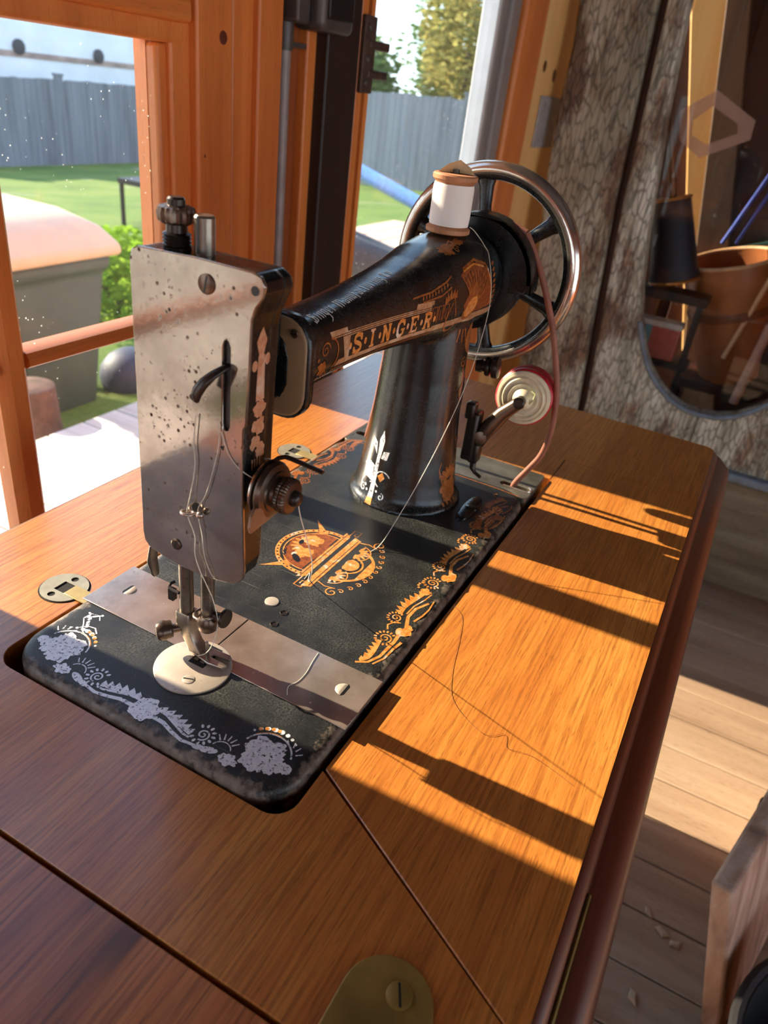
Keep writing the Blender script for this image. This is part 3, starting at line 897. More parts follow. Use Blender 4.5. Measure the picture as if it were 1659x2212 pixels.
put('clamp_screw', G().cyl((PBX, NBY - 4, 31), (PBX + 1, NBY - 9, 31.5), 2.4, n=14).lathe((PBX + 1, NBY - 9, 31.5), (0, -1, 0.05), [(2.8, 0), (5.2, 0.6), (5.4, 1.6), (5.0, 2.4)], 24), dark_steel, nc, smooth=40)
# presser foot
pf = put('presser_foot', G().prism([(54, 5, 1.6), (62, 5, 1.6), (63.5, -5, 1.6), (63.5, -13, 1.9), (61, -15.5, 3.2), (59.2, -15, 3.0), (59.0, -4.5, 1.8), (56.8, -4.5, 1.8), (56.2, -14, 2.4), (54.4, -17.5, 3.6), (52.0, -16, 3.2), (51.8, -6, 1.8)], (0, 0, 1.5)), bare_steel, sm, bevel=0.4)
put('shank', G().rings([[(PBX + a, PBY - 1 + dy + b, z) for a, b in rrect(-w, w, -h, h, 1.2, 3)] for z, w, h, dy in ((2.6, 4.0, 6.0, -8.0), (4.6, 3.8, 4.6, -5.8), (8, 3.6, 4.0, -3.0), (12, 3.8, 4.0, -0.6), (18, 4.4, 4.6, 0.8), (25.5, 4.4, 4.6, 1), (26.5, 4.0, 4.2, 1))]), bare_steel, pf, smooth=50)
put('bar_hook', G().tube([(PBX - 3.5, PBY + 2, 39), (PBX - 3.5, PBY + 6, 39), (PBX - 3, PBY + 9, 39.5), (PBX - 1, PBY + 10, 40), (PBX + 1, PBY + 8.5, 41)], 0.9, 8).box(PBX - 4, PBX - 1, PBY + 5.8, PBY + 9.2, 32, 38.6), dark_steel, pf)
put('foot_screw', G().lathe((PBX - 2.5, PBY + 2.5, 15), (-0.66, 0.72, -0.16), [(2.6, 0), (2.6, 4), (4.6, 4.6), (5.0, 5.4), (5.0, 7.4), (5.4, 8.0), (5.5, 10.5), (4.8, 12.2), (3.0, 13.2)], 28), bronze, pf, smooth=35)
put('needle_guard', G().cyl((57.6, -1.6, 3), (57.4, -1.4, 11.5), 0.95, n=10), bare_steel, pf)
put('lifter_lever', G().tube([(60, 24, 72), (60, 31, 66), (60, 35.5, 58), (60, 37.4, 48), (60, 35.6, 40), (60, 35, 38.5)], [2, 2.6, 3.4, 3.6, 2.8, 1.8], 10, flat=0.55), bare_steel, sm, smooth=60)
# tension assembly
TX, TZ2 = 57.0, 119.5
tn_ = thing('tension_assembly', '', '', (TX, -32, TZ2))
for k_ in ('label', 'category'):
    del tn_[k_]
tn_.parent = sm; tn_.location = Vector((TX, -32, TZ2)) * MM - sm.location
put('base_collar', G().lathe((TX, -29, TZ2), (0, -1, 0), [(9, 0), (9, 3), (7, 4)], 28), dark_steel, tn_)
for i, (y_, r) in enumerate(((-34.2, 12.2), (-37.6, 13.6))):
    put('tension_disc', G().lathe((TX, y_, TZ2), (0, -1, 0), [(r * 0.55, 0), (r, -0.9 if i else 0.9), (r, -0.2 if i else 1.6), (r * 0.55, 1.0)], 40), rim_nickel if i == 0 else bronze, tn_, smooth=40)
put('thread_hook', G().torus((TX - 3, -36, TZ2 + 4), (0, -1, 0.1), 10.5, 0.45, 24, 6, 0.3, 4.4), plate_nickel, tn_)
put('outer_cup', G().lathe((TX, -38.6, TZ2), (0, -1, 0), [(13.2, 0), (13.4, 1), (12.4, 2.6), (9.8, 3.4), (9.4, 4.2), (7.6, 4.6), (7.2, 6)], 40), bronze, tn_, smooth=35)
kr = []
for y_, r in ((-45, 6.4), (-45.4, 8.0), (-47, 8.3), (-47.5, 7.5), (-48, 8.3), (-49.8, 8.2), (-50.6, 7.2), (-51.2, 4.4)):
    kr.append([(TX + (r + (0.16 if j % 2 else -0.12)) * math.cos(2 * pi * j / 72), y_, TZ2 + (r + (0.16 if j % 2 else -0.12)) * math.sin(2 * pi * j / 72)) for j in range(72)])
put('tension_knob', G().rings(kr), bronze, tn_, smooth=25)
put('stud', G().lathe((TX, -50.5, TZ2), (0, -1, 0), [(3.8, 0), (3.8, 2.0), (2.9, 3.6), (1.2, 4.2)], 20), dark_steel, tn_, smooth=60)
put('guide_arm', G().tube([(TX + 3, -36, TZ2 + 11), (TX + 4.5, -39, TZ2 + 14), (TX + 5.5, -42, TZ2 + 15.2), (TX + 6, -45, TZ2 + 15), (TX + 6.4, -52, TZ2 + 14.3), (TX + 6.6, -61, TZ2 + 13.4)], [1.4, 1.5, 1.5, 1.5, 1.5, 1.4], 8, flat=0.6), dark_steel, tn_, smooth=60)
blade_m = plain('brown_steel_blade', lin(150, 112, 84), 0.38, 0.35, 0.12, 90)
bl = [(TX + 8, TZ2 - 10), (TX - 2, TZ2 - 7), (TX - 9, TZ2 - 4), (TX - 16, TZ2 - 1.5), (TX - 20, TZ2 - 3.5), (TX - 22, TZ2 - 8), (TX - 20, TZ2 - 12), (TX - 12, TZ2 - 13.5), (TX - 3, TZ2 - 14), (TX + 6, TZ2 - 13.5)]
put('thread_blade', G().rings([[(x, -39 + yo - ((TX - x) / 22) ** 2 * 3.5 * (1 if x < TX else 0), z) for x, z in bl] for yo in (0, -1.4)]), blade_m, tn_, bevel=0.4)

# hand wheel
WX, WZ = 405.0, 163.0
hw = thing('hand_wheel', '', '', (WX, 0, WZ))
for k_ in ('label', 'category'):
    del hw[k_]
hw.parent = sm; hw.location = Vector((WX, 0, WZ)) * MM - sm.location
def ringsec(prof, n=72, cx_=WX):
    return G().rings([[(cx_ + h, r * math.cos(2 * pi * i / n), WZ + r * math.sin(2 * pi * i / n)) for r, h in prof] for i in range(n)], cap=False, loop=True)
put('rim', ringsec([(78.2, 0), (77.6, 3.6), (75.4, 6.6), (72, 7.6), (69, 7.0), (67.5, 4), (67.5, -4), (69, -7.0), (72, -7.6), (75.4, -6.6), (77.6, -3.6)]), rim_nickel, hw, smooth=60)
put('inner_ring', ringsec([(69.2, 6.5), (66, 6.2), (64.5, 3), (64.5, -3), (66, -6.2), (69.2, -6.5)]), black, hw, smooth=60)
for i in range(6):
    a = math.radians(40 + 60 * i)
    d = Vector((0, -math.cos(a), math.sin(a)))
    c0 = Vector((WX, 0, WZ))
    t = Vector((0, math.sin(a), math.cos(a)))
    R_ = []
    for r, w, h, xo in ((14, 9.5, 6, -6), (30, 7.0, 5.5, -4), (46, 6.2, 5, -2), (60, 7.6, 5, 0), (66, 11, 5.5, 0)):
        c_ = c0 + d * r + Vector((xo, 0, 0))
        R_.append([c_ + t * w * 0.8 * math.cos(q) + Vector((h * 0.9 * math.sin(q), 0, 0)) for q in [j * pi / 5 for j in range(10)]])
    put('spoke', G().rings(R_), black, hw, smooth=60)
put('hub', G().lathe((352, 0, WZ), (1, 0, 0), [(20, 0), (20, 14), (22, 34), (24, 44), (22, 58), (14, 62)], 40), black, hw, smooth=40)
put('pulley', G().lathe((361, 0, WZ), (1, 0, 0), [(34, 0), (41.5, 1.5), (42, 6), (37.5, 11), (37.5, 13), (42, 18), (42, 23), (30, 26)], 56), black, hw, smooth=40)
gp = [(math.cos(math.radians(a)), math.sin(math.radians(a))) for a in range(-4, 172, 8)]
outer = [(-8 - 46 * c, 163 + 46 * s_) for c, s_ in gp]
inner = [(-4 - 34 * c, 160 + 34 * s_) for c, s_ in reversed(gp)]
put('belt_guard', G().holed(outer + inner, [], lambda a, b: (355, a, b), (4, 0, 0)).holed([(-8 - 46 * c, 163 + 46 * s_) for c, s_ in gp] + [(-8 - 42.5 * c, 163 + 42.5 * s_) for c, s_ in reversed(gp)], [], lambda a, b: (355, a, b), (20, 0, 0)), black, sm, bevel=1.6, seg=3)
fb = [(372, -71, -16), (372, -71.5, 0), (373, -80, 17), (373, -88, 34), (373, -91, 56), (373, -89.5, 78), (373, -86, 96), (373, -80, 116), (373, -73, 136), (373, -62, 160), (373, -50, 182), (373, -38, 199)]
rb = [(376, 77.5, -14), (376, 74, 2), (376, 69, 37), (376, 66, 77), (375, 61, 105), (374, 53, 135), (373, 44, 160), (373, 36, 180), (373, 20, 196), (373, 0, 203), (373, -20, 204), (373, -38, 199)]
def cr(pts, k=5):
    P = [Vector(p) for p in pts]
    out = []
    for i in range(len(P) - 1):
        a, b, c, d = P[max(i - 1, 0)], P[i], P[i + 1], P[min(i + 2, len(P) - 1)]
        for j in range(k):
            t = j / k
            out.append(0.5 * ((2 * b) + (c - a) * t + (2 * a - 5 * b + 4 * c - d) * t * t + (-a + 3 * b - 3 * c + d) * t ** 3))
    out.append(P[-1])
    return out
put('drive_belt', G().tube(cr(fb), 2.5, 10).tube(cr(rb), 2.5, 10), leather, sm, smooth=60)
# bobbin winder
bw = thing('bobbin_winder', '', '', (350, -45, 50))
for k_ in ('label', 'category'):
    del bw[k_]
bw.parent = sm; bw.location = Vector((350, -45, 50)) * MM - sm.location
bax = Vector((-1, -0.10, 0.06)).normalized()
bc = Vector((372, -64.5, 80))
red = plain('red_thread', lin(190, 20, 36), 0.4, 0.0, 0.15, 300)
cream = plain('yellowed_white_rubber', lin(226, 212, 178), 0.45, 0, 0.1, 120)
put('red_drum', G().lathe(bc, bax, [(20, -9), (22.6, -8), (22.8, -1), (21.4, 0), (22.6, 1), (22.8, 9), (21.8, 10)], 48), red, bw, smooth=35)
put('white_face', G().lathe(bc + bax * 10, bax, [(21.6, -0.5), (21.2, 1.8), (19, 2.6), (18.2, 1.6), (17, 2.2), (16, 3.6), (14.5, 2.4), (13, 2.4), (11.6, 3.8), (9, 3.2), (7, 4.6), (5.5, 7), (4, 9)], 48), cream, bw, smooth=35)
put('thread_end', G().tube([bc + bax * 14 + Vector((0, -6, 8)), bc + bax * 15.5 + Vector((0, -9.5, 7)), bc + bax * 15.5 + Vector((0, -9, 2)), bc + bax * 15 + Vector((0, -6.5, -2))], 0.7, 6), plain('pale_green_thread', lin(206, 208, 150), 0.5), bw)
put('spindle', G().lathe(bc + bax * 15, bax, [(3.2, 0), (3.2, 8), (4.6, 8.5), (4.6, 13), (3.4, 14), (3.4, 13.6), (1.8, 13.6)], 20), dark_steel, bw, smooth=35)
put('winder_arm', G().tube([bc + bax * 20 + Vector((0, 0, -1)), (350, -55, 68), (348, -48, 56), (346, -43, 46), (345, -40, 40)], [5.0, 6.0, 6.8, 6.4, 5.0], 12), bronze, bw, smooth=60)
put('arm_rib', G().tube([(352, -62, 72), (349, -54, 58), (346, -47, 46), (345, -44, 38)], [2.2, 2.5, 2.5, 2.2], 8), dark_steel, bw, smooth=60)
put('pivot_boss', G().lathe((346, -42, 46), (-1, -0.25, 0.1), [(5.6, -4), (5.8, 4), (5.0, 6.5), (2, 7)], 24), bronze, bw, smooth=40)
put('bracket', G().box(338, 352, -40, -30, 24, 66).box(340, 352, -44, -36, 22, 40).box(336, 346, -36, -28, 60, 74), dark_steel, bw, bevel=2, seg=2)
put('latch', G().tube([(345, -40, 26), (344, -41, 17), (343, -44, 14), (342, -50, 12)], [3.2, 2.6, 1.5, 1.4], 8), dark_steel, bw, smooth=60)
# stitch regulator thumbscrew and oval badge on the pillar
sr = [(4.6, 0), (5.2, 4), (4.2, 5), (4.2, 7), (7.2, 7.6), (7.6, 9), (7.2, 11), (4.6, 11.6), (4.6, 12.4), (8.4, 13), (8.8, 15), (8.4, 17.4), (5, 18.4)]
put('regulator_screw', G().lathe((342, -29, 103), (0.1, -1, 0.12), sr, 36), dark_steel, sm, smooth=30)
# ------------------------------------------------------------------ transfers on the machine
bedmap = lambda a, b: (a, b, 0.08)
bedmap2 = lambda a, b: (a, b, 0.13)
def near_half():
    d = D()
    d.stroke([(0, 8), (7, 10), (14, 9.8), (21, 7.6), (28, 6.2), (35, 7.2), (38, 8.6)], 2.6, 1.4)
    d.stroke([(4, 15.2), (12, 14.6), (19, 12.2), (26, 9.8), (30, 9.6)], 2.0, 1.0)
    d.spikes([(6, 14.5), (12, 14.2), (18, 13), (24, 11.6), (29, 10.6)], 6, 5.2)
    d.spiral((34.6, 14.6), 3.6, 1.6, 4.6, 1, 0.9)
    d.petals((34.6, 14.6), 4.2, 6.6, 10, -2.4, 2.3, 1.5)
    d.dot((37.6, 7.4), 1.5, 12, 2.2, 0.3)
    d.dot((42.5, 8.6), 2.0, 12, 2.4, 0.35)
    for k in range(5):
        a = 0.7 + k * 0.42
        c = (47, 11.5)
        d.stroke([(c[0] - 4.5 * math.cos(a), c[1] + 2 + 4.5 * math.sin(a)), (c[0] - 8 * math.cos(a), c[1] + 3 + 7.2 * math.sin(a))], 0.9, 0.5)
    d.arcs((47, 11.5), 5.2, 0.5, 2.9, 0.6, 12)
    return d
def corner():
    d = D()
    d.blob((66, 20.5), 10.4, 60, 0.3, 3)
    d.arcs((66, 21), 13.0, 0.35, 2.9, 0.9, 22)
    for k, r in zip(range(8), (0.7, 0.9, 1.2, 1.5, 1.5, 1.2, 0.9, 0.7)):
        a = 0.95 + k * 0.22
        d.dot((66 + 16 * math.cos(a), 21 + 16 * math.sin(a)), r, 10)
    d.blob((78, 19), 3.8, 24, 0.35, 5)
    d.blob((53.5, 9), 3.2, 24, 0.35, 8, 1.6)
    for k in range(4):
        a = 0.3 + 0.5 * k
        d.stroke([(74 + 5 * math.cos(a), 27 + 5 * math.sin(a)), (74 + 8.5 * math.cos(a + .2), 27 + 8 * math.sin(a + .2))], 0.8, 0.5)
    return d
def fern():
    d = D()
    d.stroke([(65, 36), (69, 38), (72, 42), (76, 46), (75, 51), (70, 52), (67, 49)], 0.8, 0.6)
    for k in range(9):
        d.dot((66 + 1.3 * k, 38 + 1.6 * k + random.uniform(-1, 1)), random.uniform(0.6, 1.1), 8, 1.6, random.uniform(0, 3))
        d.dot((69 + 0.8 * k, 53 - 0.8 * k), random.uniform(0.5, 0.9), 8)
    d.stroke([(60, 40), (64, 43), (69, 42), (72, 38)], 0.9, 0.5)
    return d
nh = near_half()
cb = D(); cb.blob((0, 11.5), 7.5, seed=1)
both = cb.xf(lambda s_, t: (t, -s_)) + nh.xf(lambda s_, t: (t, -s_)) + nh.xf(lambda s_, t: (t, s_)) + corner().xf(lambda s_, t: (t, -s_)) + corner().xf(lambda s_, t: (t, s_)) + fern().xf(lambda s_, t: (t - 2, s_))
both.put('border_decal', bedmap, silverd, sm, label='flaking silver and gold scrollwork along the near end of the bed')
gl = D()
gl.arcs((66, 21), 13.4, 1.5, 2.5, 0.5, 12)
for k in range(4):
    gl.dot((66 + 16 * math.cos(1.7 + k * .2), 21 + 16 * math.sin(1.7 + k * .2)), 1.1)
gl.xf(lambda s_, t: (t, -s_)).put('arch_decal', bedmap2, gold, sm)
gl.xf(lambda s_, t: (t, s_)).put('arch_decal', bedmap2, gold, sm)
def side(L_):
    """long border: s along the bed edge, t inwards"""
    d = D()
    s0 = 0
    d.spikes([(0, 17), (4, 13.5), (10, 13), (17, 14), (23, 15)], 7, 5)
    d.stroke([(-2, 19), (2, 13), (10, 9.5), (18, 9), (26, 8.4), (34, 9)], 1.4, 2.4)
    d.stroke([(2, 10), (10, 6.6), (20, 6), (28, 4.6)], 1.0, 1.8)
    while s0 < L_ - 40:
        d.spiral((s0 + 26, 14.5), 4.2, 1.6, 3.8, 1, 1.0)
        d.petals((s0 + 26, 14.5), 4.7, 7.0, 13, -0.6, 4.2, 1.5)
        d.dot((s0 + 36, 10), 2.4, 12, 1.6, 0.3)
        d.blob((s0 + 39, 6.5), 3.2, 20, 0.3, s0, 1.8)
        d.stroke([(s0 + 34, 17), (s0 + 38, 19), (s0 + 42, 17), (s0 + 44, 13)], 1.2, 0.8)
        d.spiral((s0 + 47, 18), 3.4, 1.5, 3.6, 1, 0.9)
        d.petals((s0 + 47, 18), 3.9, 6.0, 11, -0.4, 3.9, 1.3)
        d.stroke([(s0 + 36, 5.5), (s0 + 44, 9), (s0 + 52, 12), (s0 + 62, 11.5), (s0 + 72, 7)], 2.8, 1.6)
        d.spikes([(s0 + 52, 16), (s0 + 58, 17), (s0 + 65, 16), (s0 + 73, 14), (s0 + 80, 12.5)], 7, 6.2)
        d.stroke([(s0 + 50, 7), (s0 + 58, 5), (s0 + 66, 4.2), (s0 + 76, 5)], 1.5, 0.8)
        d.stroke([(s0 + 54, 14), (s0 + 64, 13.6), (s0 + 74, 10.6), (s0 + 82, 9.4)], 1.1, 0.8)
        d.blob((s0 + 82, 14), 3.6, 24, 0.35, s0 + 2)
        for k in range(4):
            d.dot((s0 + 84 + 2.2 * k, 20 + 1.4 * math.sin(k)), 0.9)
        s0 += 68
    return d
s1 = side(185)
s1.xf(lambda s_, t: (104 + s_, -88.5 + t)).put('side_decal', bedmap, gold, sm, label='gold leaf-and-spiral border along the right edge')
side(110).xf(lambda s_, t: (300 - s_ * 0.85 + 60, 88.5 - t)).put('side_decal', bedmap, gold_dull, sm)
side(60).xf(lambda s_, t: (282 + s_ * 0.7, -88.5 + t * 1.15)).put('side_decal', bedmap2, gold_dull, sm)
fr_ = D()
fr_.stroke([(354, -82), (356, -60), (356, 60), (354, 82)], 1.0)
fr_.put('side_decal', bedmap, gold_dull, sm)
# centre medallion
md = D(); mi = D(); mk = D()
C0 = (182, 6)
md.arcs(C0, 27.5, -0.25, pi + 0.25, 3.2, 36)
md.arcs(C0, 23.6, -0.2, pi + 0.2, 0.8, 36)
for k in range(26):
    a = -0.15 + (pi + 0.3) * k / 25
    mk.dot((C0[0] + 27.5 * math.cos(a), C0[1] + 27.5 * math.sin(a)), 0.7, 6)
mi.blob((C0[0] + 1, C0[1] + 9), 13.5, 48, 0.2, 2, 1.5)
mi.poly([(158, 4), (206, 4), (204, 16), (160, 16)])
for k in range(8):
    a = 0.2 + k * 0.39
    md.petals((C0[0] + 3, C0[1] + 9), 6, 13, 1, a, a, 3.0)
md.blob((176, 14), 7, 30, 0.3, 4)
md.blob((192, 16), 7, 30, 0.3, 6)
mk.dot((167.5, 14), 2.4, 12, 2.2, 0.9)
mk.dot((186, 22), 1.6, 10, 2.0, 0.2)
for k in range(6):
    mk.stroke([(161 + 2.2 * k, 20.5 + k * .8), (163 + 2.2 * k, 24.5 + k * .6)], 0.7)
md.poly([(150, 2.6), (216, 2.6), (212, -2.4), (154, -2.4)])
md.poly([(143, -5.5), (214, -5.5), (212, -11.5), (146, -11.5)])
mk.stroke([(146, -9.6), (212, -9.6)], 0.5)
mk.stroke([(152, 0.8), (214, 0.8)], 0.45)
for sx in (-1, 1):
    f = lambda x: 182 + sx * (x - 182)
    md.poly([(f(206), 12), (f(218), 29), (f(209), 22), (f(203), 18)])
    md.stroke([(f(207), -1), (f(222), -1), (f(222), -6.5), (f(215.5), -6.5), (f(215.5), -3.6), (f(219), -3.6)], 1.0)
    md.spiral((f(215), -25), 4.6, 1.3, 0 if sx < 0 else pi, -sx, 1.0)
    md.stroke([(f(210), -12), (f(212), -18), (f(210.5), -24)], 1.0, 0.7)
    md.petals((f(198), -16), 2, 9, 7, -2.9, -0.2, 2.2)
    md.arcs((f(198), -16), 9.6, -3.0, -0.1, 0.9, 16)
    for k in range(5):
        md.spiral((182 + sx * (4 + 6.2 * k), -37.5 + 0.5 * k * k), 2.2, 1.1, 1.5, sx, 0.8, 12)
md.arcs((182, -14), 21, pi + 0.15, 2 * pi - 0.15, 2.0, 30)
md.blob((182, -21), 5.5, 30, 0.15, 3, 1.4)
mk.arcs((182, -19), 7.6, pi - 0.3, 2 * pi + 0.3, 1.2, 20)
md.arcs((182, -18), 10.2, pi - 0.1, 2 * pi + 0.1, 1.3, 20)
md.poly([(168, -30), (196, -30), (190, -35), (174, -35)])
medm = lambda a, b: (a, b, 0.10)
mi.put('medallion_ground', bedmap, brownd, sm)
md.put('medallion_decal', medm, gold, sm, label='worn gold round crest in the middle of the bed')
mk.put('medallion_ink', lambda a, b: (a, b, 0.14), inkd, sm)

# lettering and crest on the arm: artwork projected square onto the casting
so = Vector(sm.location)
bv = BVHTree.FromPolygons([v.co + so for v in casting.data.vertices], [p.vertices for p in casting.data.polygons])
hv = BVHTree.FromPolygons([v.co + so for v in head.data.vertices], [p.vertices for p in head.data.polygons])
def onto(tree, o, d, lift):
    h = tree.ray_cast(Vector(o) * MM, Vector(d))
    if h[0] is None:
        return None
    return (h[0] + h[1] * lift * MM) / MM
front = lambda lift: (lambda a, b: onto(bv, (a, -300, b), (0, 1, 0), lift))
topm = lambda lift: (lambda a, b: onto(bv, (a, b, 400), (0, 0, -1), lift))
pilm = lambda lift: (lambda a, b: onto(bv, (150, a, b), (1, 0, 0), lift))
GL = {
 'S': ([[(0.88, 0.70), (0.84, 0.86), (0.66, 0.95), (0.42, 0.95), (0.22, 0.86), (0.16, 0.72), (0.26, 0.60), (0.5, 0.52), (0.74, 0.43), (0.86, 0.30), (0.82, 0.14), (0.62, 0.05), (0.38, 0.05), (0.18, 0.13), (0.12, 0.30)]], [(0.82, 0.62, 0.96, 1.0), (0.04, 0.0, 0.18, 0.38)]),
 'I': ([[(0.5, 0), (0.5, 1)]], [(0.24, 0, 0.76, 0.13), (0.24, 0.87, 0.76, 1)]),
 'N': ([[(0.2, 0), (0.2, 1)], [(0.2, 0.96), (0.8, 0.06)], [(0.8, 0), (0.8, 1)]], [(0.02, 0, 0.38, 0.12), (0.02, 0.88, 0.3, 1), (0.62, 0.88, 0.98, 1)]),
 'G': ([[(0.86, 0.72), (0.80, 0.87), (0.6, 0.95), (0.4, 0.93), (0.2, 0.78), (0.14, 0.5), (0.2, 0.22), (0.4, 0.06), (0.62, 0.06), (0.8, 0.16), (0.82, 0.42)]], [(0.55, 0.36, 0.98, 0.48), (0.80, 0.62, 0.94, 1.0)]),
 'E': ([[(0.24, 0), (0.24, 1)]], [(0.05, 0, 0.9, 0.14), (0.05, 0.86, 0.9, 1), (0.24, 0.44, 0.66, 0.57), (0.78, 0, 0.9, 0.30), (0.78, 0.70, 0.9, 1), (0.58, 0.34, 0.68, 0.66)]),
 'R': ([[(0.24, 0), (0.24, 1)], [(0.24, 0.93), (0.62, 0.93), (0.8, 0.84), (0.82, 0.68), (0.66, 0.54), (0.24, 0.52)], [(0.52, 0.52), (0.84, 0.04)]], [(0.05, 0, 0.43, 0.12), (0.05, 0.88, 0.3, 1), (0.72, 0, 0.98, 0.12)]),
}
def glyph(ch, f, w, d):
    st_, rc = GL[ch]
    for p in st_:
        pts = [f(*q) for q in p]
        d.stroke(pts, w)
    for x0, y0, x1, y1 in rc:
        d.poly([f(x0, y0), f(x1, y0), f(x1, y1), f(x0, y1)])
# band axis on the arm front: u along the arm (mm), v across; base line follows the lower edge of the arm
def band(u, v):
    x = 128 + u
    return (x, 148.6 + v - 0.022 * u)
def band2(u, v):
    k = max(0.0, (u - 70)) / 100
    return (118 + u, 150.6 + v * (1 + 0.10 * k) - 0.012 * u + 0.6 * k)
bg, lt, ink, gd = D(), D(), D(), D()
bg.poly([band(14, 0.5), band(124, 0.5), band(124, 4.2), band(18, 4.2)])
bg.poly([band(24, 4.2), band(124, 4.2), band(124, 18.2), band(20, 18.2)])
bg.poly([band(10, 16.5), band(26, 16.5), band(25, 20.5), band(8, 20.5)])
bg.poly([band(100, 16), band(122, 16), band(122, 21.5), band(102, 21.5)])
for v in (16.2, 17.4):
    ink.stroke([band(12, v), band(60, v), band(122, v)], 0.35)
for k in range(52):
    u = 12 + 2.2 * k
    gd.stroke([band(u, -1.4), band(u + 1.5, 0.2)], 0.8)
ink.stroke([band(8, 0.8), band(70, 0.8), band(124, 0.8)], 0.35)
word = 'SINGER'
for i, ch in enumerate(word):
    u0 = 31.6 + i * 16.0
    for f_ in (-1.2,):
        ink.poly([band(u0 - 3.2, 3.6), band(u0 + 12.9, 3.6), band(u0 + 12.9, 15.4), band(u0 - 3.2, 15.4)])
for i, ch in enumerate(word):
    u0 = 31.6 + i * 16.0
    glyph(ch, lambda a, b, u0=u0: band(u0 + a * 10.2, 4.2 + b * 10.6), 2.4, lt)
    lt.dot(band(u0 - 2.6, 9.4), 2.0, 10, 0.7)
    if i == 5:
        lt.dot(band(u0 + 13.2, 9.4), 2.0, 10, 0.7)
gd.spiral(band(4, 12), 4.4, 1.5, 0, 1, 0.9)
gd.arcs(band(8, 9), 8.5, -1.1, 1.5, 1.0, 14)
gd.blob(band(2, 3), 3.5, 26, 0.3, 3)
gd.spiral(band(5, -1), 3.0, 1.4, 0, -1, 0.8)
for k in range(4):
    gd.dot(band(-2.4 + 0.6 * k, 8 - 3.6 * k), 1.1)
# key pattern and winged figure at the right end
for k in range(3):
    u0 = 131 + 7.2 * k
    gd.stroke([band2(u0, 2.5), band2(u0, 12.5), band2(u0 + 5.5, 12.5), band2(u0 + 5.5, 4), band2(u0 + 2.6, 4), band2(u0 + 2.6, 10)], 0.9)
ink.poly([band2(129.4, 1), band2(153, 1), band2(153, 14.4), band2(129.4, 14.4)])
gd.stroke([band2(106, 21.5), band2(128, 22.2), band2(146, 25.5), band2(152, 28)], 1.2)
gd.stroke([band2(118, 17.6), band2(140, 18.4), band2(152, 22)], 1.1)
for k in range(9):
    gd.dot(band2(118 + 3.6 * k, 20 + 0.14 * k * k * .4), 0.85, 8, 1.6, 1.5)
bg.poly([band2(116, -2.4), band2(196, -3.5), band2(226, -4), band2(226, 0.6), band2(190, 1), band2(118, 1.2)])
gd.spikes([band2(146, 12), band2(152, 15), band2(160, 15)], 5, 6)
gd.stroke([band2(150, 3), band2(157, 15), band2(163, 3)], 1.3)
gd.arcs(band2(160, 2), 9, 2.6, 5.8, 1.5, 14)
gd.dot(band2(184, 6), 7.0, 20, 1.7, 0.55)
for k in range(10):
    a = 0.45 + k * 0.16
    r0, r1 = 10, 30 - k * 0.9
    c_ = band2(182, 4)
    gd.stroke([(c_[0] + r0 * math.cos(a), c_[1] + r0 * math.sin(a)), (c_[0] + (r0 + r1) / 2 * math.cos(a + .06), c_[1] + (r0 + r1) / 2 * math.sin(a + .06)), (c_[0] + r1 * math.cos(a + .2), c_[1] + r1 * math.sin(a + .2))], 2.3, 0.8)
wg = D()
wg.poly([band2(164, 27), band2(176, 31), band2(192, 31.5), band2(205, 26), band2(213, 14), band2(216, 2), band2(178, 1), band2(172, 8), band2(178, 16), band2(170, 22)])
wg.put('wing_decal', front(0.12), brownd, sm, 3.0)
gd.stroke([band2(168, 30), band2(186, 33), band2(202, 29), band2(212, 16), band2(216, 3)], 1.6, 2.2)
for k in range(8):
    gd.dot(band2(214 + 0.8 * k, 28 - 3.4 * k), 1.3, 8, 1.8, 0.4)
for k in range(9):
    a = 0.55 + k * 0.17
    c_ = band2(182, 4)
    ink.stroke([(c_[0] + 11 * math.cos(a), c_[1] + 11 * math.sin(a)), (c_[0] + 20 * math.cos(a + .05), c_[1] + 20 * math.sin(a + .05)), (c_[0] + 27 * math.cos(a + .16), c_[1] + 27 * math.sin(a + .16))], 0.7, 0.5)
lt.dot(band2(184, 6), 5.6, 20, 1.6, 0.55)
lt.stroke([band2(205, 26), band2(212, 14), band2(215, 3)], 1.4)
lt.stroke([band2(168, 28.5), band2(184, 31), band2(199, 28)], 1.2)
# drop below the band
gd.dot(band2(196, -16), 9.5, 20, 1.15, 1.4)
ink.stroke([band2(193, -10), band2(196, -18), band2(200, -24)], 0.8)
ink.stroke([band2(198, -9), band2(200, -16), band2(204, -21)], 0.7)
gd.stroke([band2(178, -8), band2(176, -16)], 1.6, 0.8); gd.stroke([band2(181, -8), band2(181, -17)], 1.6, 0.8); gd.stroke([band2(184, -8), band2(186, -16)], 1.6, 0.8)
gd.spiral(band2(188, -31), 4, 1.3, 1.0, 1, 1.0)
gd.stroke([band2(196, -26), band2(188, -36), band2(196, -42), band2(186, -50), band2(190, -58)], 1.2)
gd.stroke([band2(200, -28), band2(197, -38), band2(202, -48)], 1.2)
bg.put('arm_decal_ground', front(0.10), tan, sm, 3.0)
ink.put('arm_decal_ink', front(0.16), inkd, sm, 3.0)
gd.put('arm_decal', front(0.22), gold_dull, sm, 2.5, label='bronze winged figure and key pattern on the front of the arm')
lt.put('brand_lettering', front(0.26), gold, sm, 2.5, label='large gold lettering SINGER on the front of the arm')
